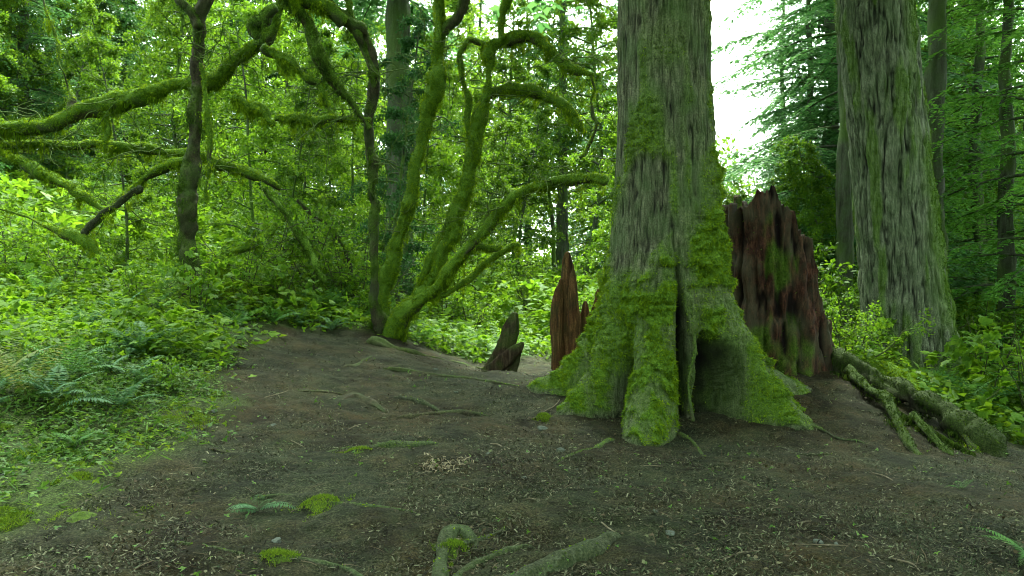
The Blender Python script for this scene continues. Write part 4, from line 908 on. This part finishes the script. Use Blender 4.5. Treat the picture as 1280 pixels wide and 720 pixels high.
for key, px, d, sc, lab in [
 ('c0', 1056, 17, 1.0, 'hemlock with drooping boughs between the giant trunk and the broad fir'),
 ('c0', 1012, 20, .72, 'pale hemlock directly behind the red stump'),
 ('c3', 1292, 12.5, .85, 'near hemlock with fresh feathery boughs in the upper right corner'),
 ('c3', 1222, 17, 1.0, 'fresh green hemlock between the broad fir and the right edge'),
 ('c4', 1168, 13.6, .8, 'slim dark fir trunk just right of the broad fir'),
 ('c4', 1258, 13.2, .55, 'slimmer dark fir trunk near the right edge'),
 ('c4', 1056, 14.5, .62, 'slim dark fir trunk just left of the broad fir'),
 ('c0', 978, 27, .78, 'small hemlock in the open sky behind the red stump'),
 ('c1', 1040, 21, 1.0, 'wide pale hemlock whose boughs hang across the open sky'),
 ('c1', 1012, 27, .62, 'shorter hemlock left of the drooping one against the sky'),
 ('c3', 1180, 23, 1.2, 'bright hemlock filling the gap right of the broad fir'),
 ('c1', 1120, 24, 1.0, 'tall hemlock hidden behind the broad fir'),
 ('c1', 1215, 30, 1.1, 'far hemlock between the two right-hand trunks'),
 ('c2', 499, 17.5, .8, 'thick pale grey-green fir trunk in the haze behind the maple clump'),
 ('c2', 703, 30, .6, 'thin dark fir trunk left of the giant trunk'),
 ('c1', 120, 34, 1.0, 'dark hemlock deep behind the thicket at left'),
 ('c1', 330, 38, 1.0, 'dark hemlock behind the drooping mossy limbs'),
 ('c0', 600, 44, 1.1, 'far hemlock seen through the maple limbs'),
 ('c0', 30, 27, 1.0, 'dark hemlock in the upper left corner'),
 ('c1', 790, 36, 1.0, 'hemlock hidden mostly by the giant trunk'),
 ('c1', 1420, 22, 1.1, 'hemlock past the right edge')]:
    tree(key, px, d, sc, lab, GC, 'hemlock' if key not in ('c2', 'c4') else 'fir_tree')
for i in range(16):
    px = [ -150, -40, 60, 160, 240, 300, 400, 450, 540, 660, 740, 1090, 1170, 1260, 1350, 1450][i]; d = 42 + (i * 37 % 11) * 1.6
    tree('c1', px, d, r.uniform(1.0, 1.3) if not 300 < px < 760 else r.uniform(.8, .95), 'distant conifer closing the forest background', 'distant conifers')
r = np.random.default_rng(88); n = 150000; d = r.uniform(44, 66, n); px = r.uniform(-250, 1550, n); x = (px - 640) / FOC * d
top = 22 + 7 * noise(np.c_[px * .02, 0 * px, 0 * px]) + 3 * noise(np.c_[px * .07, 0 * px, 0 * px + 5]); top = np.where((px > 560) & (px < 800), top * .62, top); top = np.where((px > 860) & (px < 1060), top * .38, top)
gz = hgt(x, d); z = gz + r.random(n) * top; k = noise(np.c_[x * .35, d * .35, z * .35]) + .35 * r.normal(size=n) > -.15; x, d, z = x[k], d[k], z[k]; n = len(x)
n2 = 60000; a_ = r.uniform(radians(52), radians(308), n2); d2 = r.uniform(9, 20, n2); x2 = d2 * np.sin(a_); y2 = d2 * np.cos(a_); g2 = hgt(x2, y2); z2 = g2 + r.random(n2) * (14 + 3 * noise(np.c_[a_ * 5, 0 * a_, 0 * a_]))  # unseen leaf ring beside and behind the camera, added to block sky light
k2 = noise(np.c_[x2 * .5, y2 * .5, z2 * .5]) > -.2; x = np.append(x, x2[k2]); d = np.append(d, y2[k2]); z = np.append(z, z2[k2]); n = len(x)
V, F = scatter(LEAF, np.c_[x, d, z], rdir(n, -.2, 1, r), rdir(n, .8, .7, r), r.uniform(.22, .42, n))
tag(mk('woods_and_light_block', V, F, M_LEAF, smooth=False), 'far leafy woods, plus unseen leaves round the camera added to block sky light', 'woods', kind='stuff')
print('conifers', time.time() - T0)

# ------------------------------------------------------------------ camera, light, render
cam = bpy.data.cameras.new('camera'); co = bpy.data.objects.new('camera', cam); col.objects.link(co); scn.camera = co
co.location = (0, 0, CAMZ); co.rotation_euler = (pi / 2, 0, 0); cam.sensor_width = 36; cam.lens = 36 * FOC / 1280; cam.clip_end = 1000; cam.clip_start = .05
EL, RO = radians(56), radians(6)
w = bpy.data.worlds.new('World'); scn.world = w; w.use_nodes = True; nt = w.node_tree; nt.nodes.clear()
sky = nt.nodes.new('ShaderNodeTexSky'); sky.sky_type = 'NISHITA'; sky.sun_disc = False; sky.sun_elevation = EL; sky.sun_rotation = RO; sky.dust_density = 3; sky.air_density = 1
hs = nt.nodes.new('ShaderNodeHueSaturation'); hs.inputs['Saturation'].default_value = .25
bg = nt.nodes.new('ShaderNodeBackground'); bg.inputs[1].default_value = .13; ow = nt.nodes.new('ShaderNodeOutputWorld')
nt.links.new(sky.outputs[0], hs.inputs['Color']); nt.links.new(hs.outputs[0], bg.inputs[0]); nt.links.new(bg.outputs[0], ow.inputs[0])
sun = bpy.data.lights.new('sun', 'SUN'); sun.energy = 1.5; sun.angle = radians(20); sun.color = (1, .96, .88); so = bpy.data.objects.new('sun', sun); col.objects.link(so)
# sky sun direction: rotation measured clockwise from +Y
sd = np.array([math.sin(RO) * cos(EL), math.cos(RO) * cos(EL), sin(EL)])
from mathutils import Vector
so.rotation_euler = Vector(-sd).to_track_quat('-Z', 'Y').to_euler()
vs = scn.view_settings; vs.view_transform = 'Standard'; vs.look = 'None'; vs.gamma = 1; vs.exposure = 3.5; vs.use_curve_mapping = False
cy = scn.cycles; cy.max_bounces = 6; cy.diffuse_bounces = 4; cy.glossy_bounces = 2; cy.transmission_bounces = 4; cy.transparent_max_bounces = 4
cy.pixel_filter_type = 'BLACKMAN_HARRIS'; cy.filter_width = 1.05; cy.use_denoising = True; cy.caustics_reflective = False; cy.caustics_refractive = False
vs.use_white_balance = True; vs.white_balance_temperature = 6650; vs.white_balance_tint = TINT
hv_ = np.array([(a, b, c) for a in (-110, 110) for b in (-30, 105) for c in (-14, 42)], float)
hz = mk('haze', hv_, np.array([[0,1,3,2],[4,6,7,5],[0,4,5,1],[2,3,7,6],[0,2,6,4],[1,5,7,3]]), None, smooth=False) if HAZE else None
if hz:
    m, nt = nmat('haze_air'); pv = N_(nt, 'ShaderNodeVolumePrincipled'); pv.inputs['Density'].default_value = HAZE; pv.inputs['Color'].default_value = (.93, 1, .93, 1)
    o_ = N_(nt, 'ShaderNodeOutputMaterial'); nt.links.new(pv.outputs[0], o_.inputs[1]); hz.data.materials.clear(); hz.data.materials.append(m); tag(hz, 'thin pale air softening the far trees', 'haze', kind='stuff')
for o in scn.objects:
    if '_o' in o: del o['_o']
print('done', time.time() - T0)
